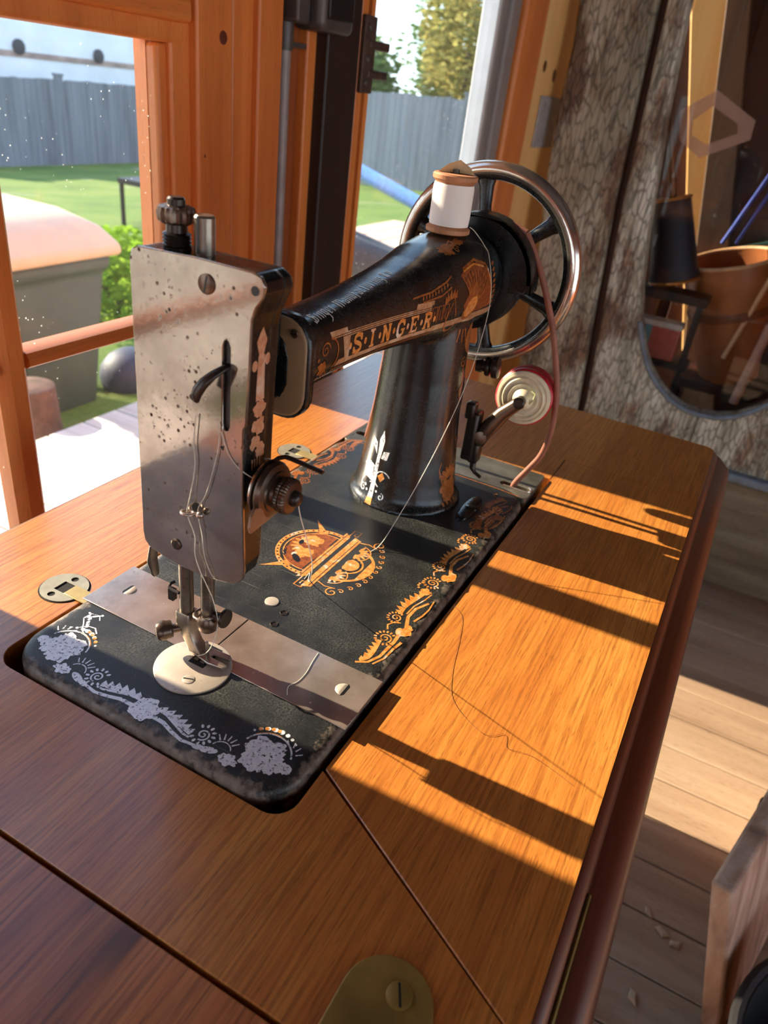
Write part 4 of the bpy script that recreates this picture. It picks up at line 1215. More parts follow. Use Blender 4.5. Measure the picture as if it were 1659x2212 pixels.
# blackletter line on top of the arm, drawn with a broad nib
BL = {'T': [[(0, .95), (.7, .95)], [(.35, .95), (.15, .5), (.35, 0), (.7, .12)]], 'h': [[(.05, 1.25), (.05, 0)], [(.05, .75), (.4, .8), (.4, .2), (.3, -.15)]], 'e': [[(.4, .5), (.05, .3), (.05, .75), (.35, .9), (.4, .55)], [(.05, .3), (.15, .05), (.42, .15)]],
 'S': [[(.65, .95), (.2, 1.1), (.1, .75), (.6, .5), (.6, .1), (.1, 0), (0, .2)], [(.3, 1.0), (.3, .1)]], 'i': [[(.05, .85), (.05, .05)], [(.05, 1.15), (.12, 1.2)]], 'n': [[(.05, .85), (.05, .05)], [(.05, .7), (.38, .9), (.38, .05)]], 'g': [[(.4, .85), (.05, .8), (.05, .2), (.38, .1)], [(.4, .9), (.4, -.3), (.1, -.4)]],
 'r': [[(.05, .85), (.05, .05)], [(.05, .75), (.35, .9)]], 'M': [[(.0, .2), (.1, 1.1), (.1, 0)], [(.1, 1.05), (.5, 1.0), (.5, 0)], [(.5, 1.0), (.9, 1.05), (.9, .05), (1.0, .15)]], 'a': [[(.05, .85), (.38, .85), (.38, .05)], [(.38, .5), (.05, .4), (.05, .1), (.38, .1)]],
 'u': [[(.05, .9), (.05, .1), (.38, .2)], [(.38, .9), (.38, .05)]], 'f': [[(.3, 1.2), (.1, 1.1), (.1, -.1)], [(-.05, .8), (.35, .8)]], 'c': [[(.35, .85), (.05, .75), (.05, .15), (.38, .1)]], 't': [[(.12, 1.1), (.12, .1), (.35, .1)], [(-.02, .85), (.32, .85)]], 'C': [[(.6, .95), (.2, 1.1), (.05, .6), (.2, 0), (.65, .1)], [(.35, 1.0), (.35, .1)]], 'o': [[(.05, .8), (.05, .15), (.38, .1), (.38, .8), (.05, .85)]], '.': [[(.1, .05), (.16, .1)]]}
tx = D()
u = 0.0
sc_ = 6.3
def tline(a, b):
    x = 111 + a
    return (x, -14 + a * 0.065 + b)
nib = Vector((0.44, 0.38))
for w_ in ('The', 'Singer', 'Manufacturing', 'Co.'):
    for ch in w_:
        for p in BL[ch]:
            pts = [Vector(tline(u + q[0] * sc_ * 0.95, q[1] * sc_)) for q in p]
            for i in range(len(pts) - 1):
                tx.n += 1
                a, b = pts[i], pts[i + 1]
                for q in ((a - nib, b - nib, b + nib), (a - nib, b + nib, a + nib)):
                    tx._a([tuple(x) for x in q])
        u += sc_ * 0.95 * (max(q[0] for p in BL[ch] for q in p) + 0.30)
    u += 3.0
tx.put('maker_lettering', topm(0.15), decal('pale_gold_lettering', lin(224, 212, 190), lin(236, 226, 206), lin(240, 236, 230), 0.05, 0.3), sm, 2.0, label='small pale blackletter line along the top of the arm')
dc = D()
dc.blob((282, -14), 4.5, 24, 0.4, 2, 1.8); dc.spiral((292, -17), 3.2, 1.3, 0, 1, 0.9); dc.blob((300, -13), 3.5, 24, 0.4, 4, 1.8); dc.stroke([(274, -10), (284, -12), (296, -9)], 1.2)
dc.put('spool_decal', topm(0.15), gold_dull, sm, 2.5)
# plant motif on the pillar
pd = D()
pd.poly([(8.6, 6), (13.2, 6), (11.4, 40), (8.8, 40)])
pd.poly([(8.4, 38), (11.2, 40), (11.6, 52), (8.8, 60), (6.8, 52)])
pd.poly([(12.4, 40), (17, 46), (17.8, 52), (13.6, 49)])
pd.poly([(7.8, 38), (2.6, 38), (1.2, 45), (6.2, 44)])
pd.arcs((16.5, 24), 7.6, 0.6, 4.4, 0.9, 18)
pd.poly([(12, 18), (21, 20), (21.5, 28), (17, 33), (13, 30)])
pd.spiral((20, 10), 3.0, 1.2, 1.6, -1, 0.9)
pd.stroke([(19, 21), (22.4, 15), (22.6, 11)], 0.8)
pd.arcs((3.5, 22), 6.6, -1.2, 2.6, 0.9, 18)
pd.spiral((2, 9), 2.8, 1.2, 1.6, 1, 0.9)
pd.dot((18, 13), 1.1); pd.dot((15.8, 10), 1.0); pd.dot((6.5, 12), 1.0)
pd.put('pillar_decal', pilm(0.15), silverd, sm, 2.5, label='flaking silver plant motif on the pillar')
pg = D()
for k in range(5):
    pg.stroke([(9 + k * 0.9, 6), (8 + k * 1.3, 1.5)], 1.2, 0.9)
pg.poly([(4.6, 20), (8, 24), (4, 28), (1.5, 24)])
pg.put('pillar_decal', pilm(0.2), gold, sm, 2.5)
pf_ = D()
for k in range(7):
    a = 0.5 + k * 0.35
    pf_.petals((300, 22), 4, 14, 1, a, a, 4.0)
pf_.blob((300, 16), 9, 40, 0.3, 3, 1.2)
pf_.stroke([(292, 20), (288, 34), (290, 40)], 1.4, 0.8)
pf_.stroke([(306, 26), (312, 44), (308, 56)], 2.0, 1.0)
for k in range(4):
    pf_.dot((290 + 5 * k, 6), 1.8, 10, 0.6)
pf_.put('pillar_decal', front(0.15), gold_dull, sm, 2.5)
ov = D(); ov.dot((330, 88), 17, 30, 0.55)
ov.put('brass_badge', front(0.9), brass_badge, sm, 2.5, label='oval brass badge on the side of the pillar')
ov2 = D(); ov2.arcs((330, 88), 0.1, 0, 1, 0.1, 2)
# column of flowers down the front edge of the head
hdm = D()
hdm.poly([(53, 186), (56.5, 192), (60, 186), (58, 180), (55, 180)])
hdm.dot((52.4, 176), 2.4, 12, 0.8); hdm.dot((61, 177.5), 2.6, 12, 0.8)
hdm.poly([(54.5, 180), (59, 180), (60, 160), (54, 160)])
hdm.blob((57, 156), 4.0, 24, 0.3, 2); hdm.blob((57, 148), 4.2, 24, 0.3, 4); hdm.blob((54.5, 141), 3.4, 24, 0.3, 5); hdm.blob((58.5, 136), 3.6, 24, 0.3, 6)
for k in range(4):
    hdm.stroke([(53.2 + 1.8 * k, 133), (53.6 + 1.6 * k, 114)], 0.9)
for k in range(3):
    hdm.stroke([(52, 122 - 1.7 * k), (60.5, 123 - 1.7 * k)], 0.8)
hdm.put('head_decal', lambda a, b: onto(hv, (a, -200, b), (0, 1, 0), 0.15), decal('bronze_flower_transfer', lin(190, 130, 92), lin(206, 156, 122), lin(214, 190, 168), 0.2, 0.3), sm, 2.5, label='pale bronze column of flowers on the side of the head')

# ------------------------------------------------------------------ thread spool
SX, SY = 313.0, 0.0
hit = onto(bv, (SX, SY, 400), (0, 0, -1), 0)
SZ = hit[2] + 0.1
sp = thing('thread_spool', 'wooden spool of white cotton thread standing on the machine arm', 'spool', (SX, SY, SZ))
spw = wood('spool_wood', lin(150, 96, 60), lin(186, 126, 84), lin(206, 150, 106), 'z', 80, 6, 0.6, 0.3)
put('lower_flange', G().lathe((SX, SY, SZ), (0, 0, 1), [(14.0, 0), (15.1, 0.7), (15.3, 3.2), (13.2, 4.6), (12.4, 5)], 48), spw, sp, smooth=40)
put('upper_flange', G().lathe((SX, SY, SZ), (0, 0, 1), [(12.4, 31), (13.2, 31.8), (15.0, 33.6), (15.2, 36), (14.2, 37), (4, 37), (3.4, 36)], 48), spw, sp, smooth=40)
def thread_mat():
    m = N('white_cotton_thread')
    w = m.n('ShaderNodeTexWave'); w.bands_direction = 'Z'
    w.inputs['Scale'].default_value = 700; w.inputs['Distortion'].default_value = 0.6
    m.l(m.pos(), w.inputs['Vector'])
    m.color(m.ramp(w.outputs['Fac'], [(0.2, lin(232, 222, 208)), (0.8, lin(250, 244, 236))])).rough(0.85)
    m.bump(w.outputs['Fac'], 0.25, 0.0003)
    return m.m
cot = thread_mat()
put('thread_winding', G().lathe((SX, SY, SZ), (0, 0, 1), [(11, 4.6), (13.4, 5.2), (13.8, 10), (13.8, 28), (13.3, 31), (11, 31.6)], 48), cot, sp, smooth=40)
put('spindle_pin', G().cyl((SX, SY, SZ + 35), (SX, SY, SZ + 39.5), 2.2, n=12), dark_steel, sp)
pm = plain('brown_paper_label', lin(196, 160, 116), 0.8, 0, 0.1, 100)
put('paper_label', G().rings([[(SX + 7, SY + 10, SZ + 37.4 + z), (SX - 6, SY + 10, SZ + 37.2 + z), (SX - 3, SY + 5, SZ + 42 + z), (SX + 2, SY - 1, SZ + 45 + z), (SX + 8, SY - 6, SZ + 41 + z), (SX + 10, SY - 9, SZ + 37.3 + z), (SX + 12, SY + 2, SZ + 37.6 + z)] for z in (0, 0.4)]), pm, sp, smooth=0)
thr = plain('loose_cotton_thread', lin(226, 216, 196), 0.85, 0, 0.1, 400)
def thread(label, pts, r=0.28):
    o = put('sewing_thread', G().tube(cr(pts, 6), r, 6), thr, smooth=60, loc=pts[0])
    return tag(o, label, 'thread')
t0 = onto(bv, (326, -20, 400), (0, 0, -1), 0.6)
pts = [(SX + 10, -12, SZ + 4.5), (SX + 14, -15, SZ + 1.5)]
for (a, b) in ((-22, 330), (-28, 328)):
    h = onto(bv, (b, a, 400), (0, 0, -1), 0.5)
    pts.append(tuple(h))
pts += [(318, -38, 160), (306, -40, 128), (290, -40, 100), (268, -38, 70), (244, -34, 40), (222, -29, 14), (212, -26, 3), (205, -23, 0.5)]
thread('white thread hanging from the spool down to the bed', pts)
thread('white thread dropping from the tension knob to the gold crest', [(TX + 1, -53, TZ2 - 3), (66, -50, 104), (84, -45, 76), (104, -36, 50), (122, -25, 28), (140, -14, 9), (150, -7, 1.2), (158, -3, 0.5), (150, -4, 0.5)])
FX = 44.6
thread('cream thread running down the face plate through the wire loop', [(FX, -7.5, 150), (FX, -6, 136), (FX, -6.6, 126), (FX - .6, -4.5, 112), (42.6, -3.0, 101.5), (42.4, -4.0, 98), (FX - .6, -6.2, 88), (FX - .6, -6, 78), (FX - .8, -9, 70), (46, -10.5, 62), (52, -10, 48), (56, -9.6, 34), (57, -9.0, 27), (56, -8.4, 20), (54, -6.5, 12), (54, -2.5, 6), (53, 1.0, 4.0)])
thread('fine thread crossing from the slot down to the bottom of the face plate', [(FX + .6, -19, 150), (FX + .4, -19.5, 141), (FX, -17, 128), (FX - .2, -12.6, 113), (FX - .6, -8.2, 103), (FX, -10, 90), (FX, -11, 80), (FX, -14.5, 71), (46.5, -17, 66)], 0.22)
thread('thread from the face plate to the tension discs', [(FX + .6, -20.5, 146), (FX + .8, -24, 137), (46, -30, 131), (50, -36, 126)], 0.2)
thread('short white thread lying across the right slide plate', [(58.5, -53.5, 1.1), (64, -50.5, 1.1), (70, -52.5, 1.1), (78, -52.5, 1.1), (88, -50.5, 1.1), (95, -49.5, 1.1)], 0.25)
hairline = thread('hair-fine dark shadow-like line curling over the sunlit flap', [(190, -94, -4.5), (182, -103, -4.5), (160, -110, -4.4), (130, -118, -4.4), (110, -128, -4.4), (98, -150, -4.4), (104, -160, -4.4), (96, -164, -4.4), (98, -178, -4.4), (92, -200, -4.4)], 0.1)  # shadow-like line drawn as a thin dark tube
hairline.data.materials[0] = plain('dark_shadow_line', lin(120, 70, 34), 0.8)
# ------------------------------------------------------------------ weathered frame behind the table
def crackle():
    m = N('alligatored_grey_paint')
    v = m.obj((1, 1, 0.24))
    warp = m.noise(v, 26, 4, 0.6)
    cmb = m.n('ShaderNodeVectorMath', operation='ADD')
    sc = m.n('ShaderNodeVectorMath', operation='SCALE'); sc.inputs['Scale'].default_value = 0.008
    nz = m.n('ShaderNodeTexNoise'); nz.inputs['Scale'].default_value = 30
    m.l(v, nz.inputs['Vector']); m.l(nz.outputs['Color'], sc.inputs[0]); m.l(v, cmb.inputs[0]); m.l(sc.outputs[0], cmb.inputs[1])
    vo = m.voro(cmb.outputs[0], 105, 'DISTANCE_TO_EDGE')
    vc = m.voro(cmb.outputs[0], 72)
    crack = m.ramp(vo.outputs['Distance'], [(0.02, (0.42, 0.42, 0.42, 1)), (0.13, (1, 1, 1, 1))])
    paint = m.ramp(m.noise(v, 16, 4), [(0.3, lin(136, 128, 108)), (0.5, lin(178, 170, 148)), (0.7, lin(206, 200, 184))])
    patch = m.step(m.noise(m.obj((1, 1, 0.5)), 11, 5, 0.65), 0.50, 0.60)
    br = m.ramp(m.noise(m.obj((1, 1, 0.1)), 60, 4), [(0.35, lin(84, 54, 36)), (0.7, lin(140, 98, 68))])
    c = m.mix(m.math('MULTIPLY', patch, 0.85), paint, br)
    c = m.mix(crack, lin(40, 28, 20), c)
    fine = m.step(m.noise(m.obj((1, 1, 0.08)), 150, 3), 0.34, 0.5)
    c = m.mix(m.math('MULTIPLY', m.math('SUBTRACT', 1.0, fine), 0.55), c, lin(44, 32, 22))
    m.color(c).rough(0.8)
    m.bump(m.mix(0.5, crack, fine), 0.5, 0.003)
    return m.m
cracked = crackle()
cracked_base = wood('greyed_plank', lin(70, 56, 40), lin(104, 90, 68), lin(128, 116, 94), 'y', 26, 12, 0.85, 0.5, 0, 0.4)
blue_edge = plain('blue_grey_painted_edge', lin(104, 112, 120), 0.6, 0, 0.15, 40)
fr = thing('wooden_surround', 'tall weathered wooden frame with cracked grey paint and a curved opening', 'surround', (1620, 0, FZ))
YC = -175
def mir(p):
    return [(2 * YC - a, b) for a, b in p]
left = [(332, 1150), (313.8, 475), (308, 395), (311, 284), (307, 155), (294, 28), (286, -133), (277, -296), (262, -406)]
grl = [(105, -336), (125, -86), (139.5, 124), (148, 344), (153, 485), (176, 1150)]
grr = [(158, 1150), (137, 486), (131, 346), (122, 127), (106, -82), (86, -330)]
opn = [(112, 1150), (96.6, 489), (80.7, 293), (53, 71), (34, -45), (14, -120), (-9, -175), (-35, -220), (-64.5, -251), (-100, -278), (-142, -293), (-175, -295)]
def fmap(x):
    return lambda a, b: (x, a, b)
for s_ in (0, 1):
    f_ = mir if s_ else (lambda p: p)
    put('stile', G().holed(f_(left + [(100, -406)] + grl), [], fmap(1600), (58, 0, 0)), cracked, fr, bevel=8, seg=3)
    put('inner_stile', G().holed(f_(grr + [(86, -406), (YC, -406)] + list(reversed(opn))), [], fmap(1596), (58, 0, 0)), cracked, fr, bevel=7, seg=3)
    put('groove', G().holed(f_([(100, -400)] + grl + grr), [], fmap(1622), (20, 0, 0)), plain('bare_brown_groove', lin(70, 40, 24), 0.8), fr)
    put('opening_edge', G().tube([(1594, a, b) for a, b in f_(opn[5:])], 6, 10), blue_edge, fr, smooth=60)
put('ledge', G().box(1575, 1660, -660, 300, -426, -405), blue_edge, fr, bevel=5)
put('base_board', G().box(1600, 1650, -650, 290, -714, -426), cracked_base, fr, bevel=3)
for y_ in (-600, 240):
    put('foot', G().box(1602, 1650, y_ - 30, y_ + 30, FZ, -714), cracked_base, fr)
put('glass', G().box(1640, 1643, -430, 90, -296, 1100), glass_mat('old_thin_glass', (0.93, 0.93, 0.92, 1), 0.1), fr, smooth=0)

# ------------------------------------------------------------------ things seen through the frame
bk = thing('dark_backdrop', 'added dark brown cabinet seen through the weathered frame', 'backdrop', (2100, -150, FZ))  # made-up backdrop that keeps the view through the opening dark
put('body', G().box(2020, 2300, -620, 330, FZ, 1200), dark_wood, bk, bevel=4)
for y_ in (-590, -280, 30):
    put('door', G().box(2010, 2020, y_, y_ + 280, -700, 1150), wood('backdrop_panel', lin(34, 18, 12), lin(58, 32, 20), lin(76, 44, 28), 'z', 20, 14, 0.45, 0.3), bk, bevel=4)
def lean(name, label, cat, quad, x, th, mat, bevel=3):
    (a, b, c, d) = quad
    o = put(name, G().holed([a, b, c, d], [], fmap(x), (th, 0, 0)), mat, bevel=bevel, loc=(x, (c[0] + d[0]) / 2, min(c[1], d[1])))
    return tag(o, label, cat)
def ext(p, q, z):   # point at height z on the line p-q
    t = (z - p[1]) / (q[1] - p[1])
    return (p[0] + (q[0] - p[0]) * t, z)
p1, p2, p3, p4 = (133, 445), (17, 42), (61, 451), (-16, 48)
lean('leaning_board', 'orange pine board leaning behind the frame opening', 'board', (ext(p1, p2, 900), ext(p3, p4, 900), ext(p3, p4, FZ), ext(p1, p2, FZ)), 1988, 20, pine_pale)
p5_, p6_ = (3, 457), (-92, 61)
lean('leaning_board', 'grey-brown board leaning right of the orange one behind the frame', 'board', (ext(p3, p4, 900), ext(p5_, p6_, 900), ext(p5_, p6_, FZ), ext(p3, p4, FZ)), 1962, 20, wood('grey_brown_board', lin(60, 44, 32), lin(92, 70, 52), lin(112, 90, 70), 'z', 20, 14, 0.7, 0.4))
sh = thing('dark_stand', 'low black stand holding the lampshade behind the frame', 'stand', (1750, -10, FZ))
put('top', G().box(1690, 1772, -110, 110, -80, -58), plain('black_stained_wood', lin(24, 18, 15), 0.5), sh, bevel=3)
for a in (1694, 1756):
    for b in (-100, 90):
        put('leg', G().box(a, a + 12, b, b + 12, FZ, -80), plain('black_stained_leg', lin(24, 18, 15), 0.5), sh)
put('shelf', G().box(1690, 1772, -110, 110, -235, -222), plain('black_stained_shelf', lin(26, 19, 16), 0.5), sh)
lp = thing('lampshade', 'black tapered lampshade with brass rims seen through the frame', 'lampshade', (1750, -15, -57))
ax = Vector((0, 58, 178)).normalized()
b0 = Vector((1755, -16, -45))
navy = plain('black_shade_cloth', lin(26, 28, 40), 0.55)
put('shade', G().lathe(b0, ax, [(55, 0), (57, 2), (40, 186), (38, 188)], 40), navy, lp)
put('lower_rim', G().torus(b0 + ax * 2, ax, 57, 4, 40, 8), plain('bright_brass', lin(210, 150, 84), 0.3, 0.8), lp)
put('upper_rim', G().torus(b0 + ax * 186, ax, 40, 3.5, 40, 8), plain('bright_brass_rim', lin(210, 150, 84), 0.3, 0.8), lp)
put('stem', G().cyl(b0 + ax * 186, b0 + ax * 420, 9, n=16).ball(b0 + ax * 420, 13), plain('bronze_stem', lin(120, 78, 52), 0.35, 0.7), lp)
cn = thing('tin_box', 'small red, white and teal printed tin under the black lampshade', 'tin', (1715, -25, -222))
put('body', G().box(1700, 1740, -72, 25, -221, -135), plain('red_white_tin', lin(190, 92, 76), 0.4), cn, bevel=4)
put('band', G().box(1698.5, 1700.5, -5, 12, -221, -136), plain('teal_band', lin(110, 150, 156), 0.4), cn)
put('lid', G().box(1698, 1742, -74, 27, -145, -130), plain('pale_tin_lid', lin(206, 190, 176), 0.4), cn, bevel=3)
# leather bucket
bu = thing('leather_bucket', 'tan leather bucket tilted behind the frame', 'bucket', (1880, -170, -300))
bax2 = Vector((-0.12, 0.30, 1)).normalized()
bb = Vector((1876, -205, -268))
lth = plain('tan_leather', lin(168, 100, 56), 0.42, 0.0, 0.1, 30)
put('body', G().lathe(bb, bax2, [(66, 0), (70, 2), (96, 190), (106, 262), (105, 300), (98, 300), (98, 262), (60, 20)], 44), lth, bu, smooth=40)
put('rim', G().torus(bb + bax2 * 300, bax2, 102, 4.5, 44, 8), plain('pale_leather_rim', lin(216, 168, 124), 0.5), bu)
put('strap', G().torus(bb + bax2 * 180, bax2, 95.5, 4, 44, 6, sx=3), plain('brown_strap', lin(120, 66, 36), 0.5), bu)
ch = thing('low_bench', 'dark low bench under the leather bucket', 'bench', (1890, -210, FZ))
put('seat', G().box(1790, 1955, -420, -90, -300, -276), dark_wood, ch, bevel=3)
for a in (1795, 1935):
    for b in (-410, -110):
        put('leg', G().box(a, a + 16, b, b + 16, FZ, -300), dark_wood, ch)
pale_stick = plain('pale_wood_stick', lin(222, 176, 132), 0.6)
tag(put('stick', G().tube([(1775, -180, -200), (1775, -212, -30), (1778, -230, 70)], 6, 10), pale_stick, loc=(1775, -180, -200)), 'pale wooden stick in front of the leather bucket', 'stick')
tag(put('stick', G().tube([(1770, -238, -300), (1772, -255, -100)], 11, 10), plain('pink_wood_stick', lin(206, 160, 140), 0.6), loc=(1770, -238, -300)), 'thick pinkish stick right of the leather bucket', 'stick')
blue = plain('blue_cord', lin(52, 84, 190), 0.5)
for lab, a, b in (('upper blue rope stretched behind the frame', (-160, 270), (-85, 41)), ('lower blue rope stretched behind the frame', (-180, 265), (-116, 47))):
    tag(put('blue_rope', G().tube([(1895, a[0], a[1]), (1895, b[0], b[1])], 4.5, 10), blue, loc=(1895, b[0], b[1])), lab, 'rope', 'blue ropes behind the frame')
tag(put('green_shelf', G().holed([(0, -20), (-348, 120), (-358, 86), (-21, -48)], [], fmap(1984), (24, 0, 0)), plain('green_glass_edge', lin(120, 164, 150), 0.3), bevel=2, loc=(1870, -180, 0)), 'pale green shelf edge behind the leather bucket', 'shelf')
def pink_reflection():
    m = N('pink_reflection_tint')
    t = m.n('ShaderNodeBsdfTransparent'); t.inputs[0].default_value = (0.95, 0.88, 0.84, 1)
    d = m.n('ShaderNodeBsdfDiffuse'); d.inputs[0].default_value = lin(226, 190, 176)
    mx = m.n('ShaderNodeMixShader'); mx.inputs[0].default_value = 0.35
    m.l(t.outputs[0], mx.inputs[1]); m.l(d.outputs[0], mx.inputs[2]); m.l(mx.outputs[0], m.out.inputs[0])
    return m.m
hx = thing('reflection_ring', 'translucent pinkish six-sided ring added for a reflection behind the frame', 'reflection_ring', (1700, -5, 230))  # made-up ring and cord standing in for a ghost reflection in the glass
ho = [(72, 306), (9, 352), (-82, 306), (-84, 270), (5, 223), (56, 252)]
hi = [(40, 292), (8, 322), (-50, 296), (-56, 278), (0, 250), (34, 264)]
put('ring_shape', G().holed(ho, [hi], fmap(1700), (4, 0, 0)), pink_reflection(), hx, smooth=0)
put('cord', G().tube([(1702, 5, 350), (1702, 5, 1498)], 0.8, 6), dark_steel, hx)

# ------------------------------------------------------------------ near right corner: leaning panel and black tub
A = Vector((474, -371, -450)); B = Vector((662, -424, -450)); Cc = Vector((518, -453.5, FZ + 0.5))
dv = (B - A)
nrm = (Cc - A).cross(dv).normalized()
if nrm.y > 0:
    nrm = -nrm
def panel_mat():
    m = N('pinkish_weathered_board')
    v = m.obj((1, 1, 0.12))
    a = m.noise(v, 24, 5, 0.6, 0.6)
    c = m.ramp(a, [(0.3, lin(126, 92, 72)), (0.5, lin(182, 142, 116)), (0.7, lin(206, 172, 148))])
    st = m.step(m.noise(m.obj((1, 1, 0.35)), 13, 4), 0.58, 0.7)
    c = m.mix(m.math('MULTIPLY', st, 0.6), c, lin(92, 66, 52))
    m.color(c).rough(0.8).bump(a, 0.3, 0.002)
    return m.m
pb_ = [A - dv * 0.0, A + dv * 2.4, Cc + dv * 2.4, Cc]
pn = thing('weathered_door', 'pinkish weathered wooden hatch door leaning beside the table', 'door', tuple(Cc))
put('board', G().prism(pb_, nrm * 26), panel_mat(), pn, bevel=5, seg=2)
hc = A + dv * 0.86 + (Cc - A) * 0.22
u_ = dv.normalized(); w_ = (Cc - A).normalized()
put('hand_hole', G().rings([[hc + u_ * 30 * math.cos(t) + w_ * 70 * math.sin(t) - nrm * o_ for t in [2 * pi * j / 20 for j in range(20)]] for o_ in (-0.5, 0.8)]), gap_dark, pn)
tg = thing('black_tub', 'black rubber tub on the floor in front of the leaning panel', 'tub', (440, -560, FZ))
put('body', G().lathe((400, -622, FZ + 1), (0, 0, 1), [(150, 0), (156, 4), (176, 180), (184, 184), (184, 194), (172, 194), (150, 20)], 48), plain('black_rubber', lin(24, 20, 20), 0.6), tg, smooth=40)
put('rim_lip', G().torus((400, -622, FZ + 192), (0, 0, 1), 180, 7, 48, 8), plain('black_rubber_rim', lin(24, 20, 20), 0.6), tg)
chip = plain('pale_wood_chip', lin(190, 160, 128), 0.8)
for i, (x, y, a, s_, lab) in enumerate(((642, -362, 0.4, 9, 'pale wood chip nearest the sunlit floorboards'), (621, -387, 1.2, 11, 'brownish wood chip in the middle of the shaded floor'), (613, -408, 2.0, 10, 'pale wood chip nearest the leaning panel'), (504, -365, 0.2, 11, 'wood chip on the shaded floor close to the table edge'))):
    c, s2 = math.cos(a), math.sin(a)
    q = [(-s_, -s_ * .4), (s_ * .7, -s_ * .5), (s_, s_ * .2), (-s_ * .3, s_ * .55)]
    o = put('wood_chip', G().rings([[(x + (p * c - r * s2) * k, y + (p * s2 + r * c) * k, z) for p, r in q] for k, z in ((1, FZ + 0.2), (1.0, FZ + 2.5), (0.6, FZ + 5))]), chip, loc=(x, y, FZ), smooth=0)
    tag(o, lab, 'chip', 'wood chips on the floor')

# ------------------------------------------------------------------ outdoors
def lawn_mat():
    m = N('lawn')
    v = m.pos()
    a = m.noise(v, 1.2, 5, 0.6); b = m.noise(v, 30, 4, 0.7)
    c = m.ramp(m.mix(0.4, a, b), [(0.35, lin(62, 88, 16)), (0.5, lin(86, 112, 22)), (0.66, lin(112, 122, 48))])
    bare = m.step(m.noise(v, 0.7, 3), 0.58, 0.68)
    c = m.mix(m.math('MULTIPLY', bare, 0.6), c, lin(150, 142, 120))
    m.color(c).rough(0.9).bump(b, 0.6, 0.02)
    return m.m
gz = lambda y: -900 - 0.077 * (y - 1700)
xs = [-6000 + 1300 * i for i in range(24)]
ys = [380, 1640, 1700, 3000, 5000, 7000, 9000, 11000, 13000, 16000, 22000]
gv = [(x, y, -960 if y < 1660 else gz(y)) for y in ys for x in xs]
gf = [(j * 24 + i, j * 24 + i + 1, (j + 1) * 24 + i + 1, (j + 1) * 24 + i) for j in range(len(ys) - 1) for i in range(23)]
lw = put('lawn', G().add(gv, gf), lawn_mat(), smooth=60)
lw['label'] = 'bright green sloping lawn outside the windows'; lw['kind'] = 'stuff'; lw['category'] = 'lawn'
dw = struct(put('ground_reflector', G().rings([[(-7000, 1660, gz(1660) + z), (500, 1660, gz(1660) + z), (2600, 11800, gz(11800) + z), (-7000, 11800, gz(11800) + z)] for z in (-40, 12)]), plain('pale_slab', lin(162, 152, 138), 0.9, 0, 0.12, 12)), 'pale ground slab added outside for the face plate reflection')  # unseen slab added so the face plate reflects pale ground
dk = bpy.data.objects.new('deck', None); COL.objects.link(dk); dk.location = Vector((1000, 1000, -960)) * MM
struct(dk, 'sun-bleached wooden deck outside the window')
pmesh = None
for i in range(34):
    x0 = -1600 + i * 142
    if pmesh is None:
        o = put('deck_board', G().box(x0, x0 + 136, 372, 1620, -822, -790), deck_wood, dk, bevel=3, seg=1, loc=(x0, 372, -790))
        pmesh = o.data
    else:
        o = inst('deck_board', pmesh, dk, (x0, 372, -790))
        b = o.modifiers.new('bevel', 'BEVEL'); b.width = 0.003; b.segments = 1
put('rim_joist', G().box(-1600, 3204, 1600, 1622, -960, -823), deck_wood, dk)

def fence(label, p0, p1, ztop, h, n, posts):
    p0, p1 = Vector(p0), Vector(p1)
    d = (p1 - p0); L_ = d.length; d.normalize()
    rz = math.atan2(d.y, d.x)
    f = thing('board_fence', label, 'fence', (p0.x, p0.y, ztop(0) - h))
    bwid = L_ / n
    bm_ = G().prism([(3, 0, -h), (bwid - 3, 0, -h), (bwid - 3, 0, -8), (bwid - 12, 0, 0), (12, 0, 0), (3, 0, -8)], (0, 18, 0))
    me = mesh_of(bm_, 'fence_board', 0); me.materials.append(fence_wood)
    for i in range(n):
        q = p0 + d * (bwid * i)
        inst('board', me, f, (q.x, q.y, ztop(i / n) + random.uniform(-14, 10)), (0, 0, rz))
    nr = Vector((-d.y, d.x, 0))
    for k in (0.18, 0.85):
        g = G()
        a = p0 - nr * 30; b = p1 - nr * 30
        za, zb = ztop(0) - h * k, ztop(1) - h * k
        g.rings([[(a.x, a.y, za), (a.x, a.y, za + 90), (a.x + nr.x * 30, a.y + nr.y * 30, za + 90), (a.x + nr.x * 30, a.y + nr.y * 30, za)], [(b.x, b.y, zb), (b.x, b.y, zb + 90), (b.x + nr.x * 30, b.y + nr.y * 30, zb + 90), (b.x + nr.x * 30, b.y + nr.y * 30, zb)]])
        put('rail', g, fence_wood, f)
    for t in posts:
        q = p0 + d * (L_ * t) - nr * 60
        put('post', G().box(q.x - 55, q.x + 55, q.y - 55, q.y + 55, ztop(t) - h - 40, ztop(t) + 60).box(q.x - 70, q.x + 70, q.y - 70, q.y + 70, ztop(t) + 60, ztop(t) + 95), fence_wood, f)
    return f
fence('grey board fence across the far end of the lawn, seen in the small-paned window', (14600, 12000, 0), (7600, 12000, 0), lambda t: -270 - 60 * t, 1430, 56, [1 - (10520 - 7600) / 7000, 1 - (12610 - 7600) / 7000, 0.02, 0.98])
fence('grey board fence along the side of the lawn, seen in the tall window', (12000, 3300, 0), (12000, 8200, 0), lambda t: 300 - 190 * t, 1420, 40, [(4750 - 3300) / 4900, 0.02, 0.98])
tr_ = thing('white_trailer', 'long white trailer with rust streaks behind the far fence', 'trailer', (12000, 14200, -1400))
tw = plain('chalky_white_panel', lin(240, 240, 244), 0.6, 0, 0.05, 2)
put('body', G().box(8500, 17000, 13600, 15200, -1500, 900), tw, tr_, bevel=60)
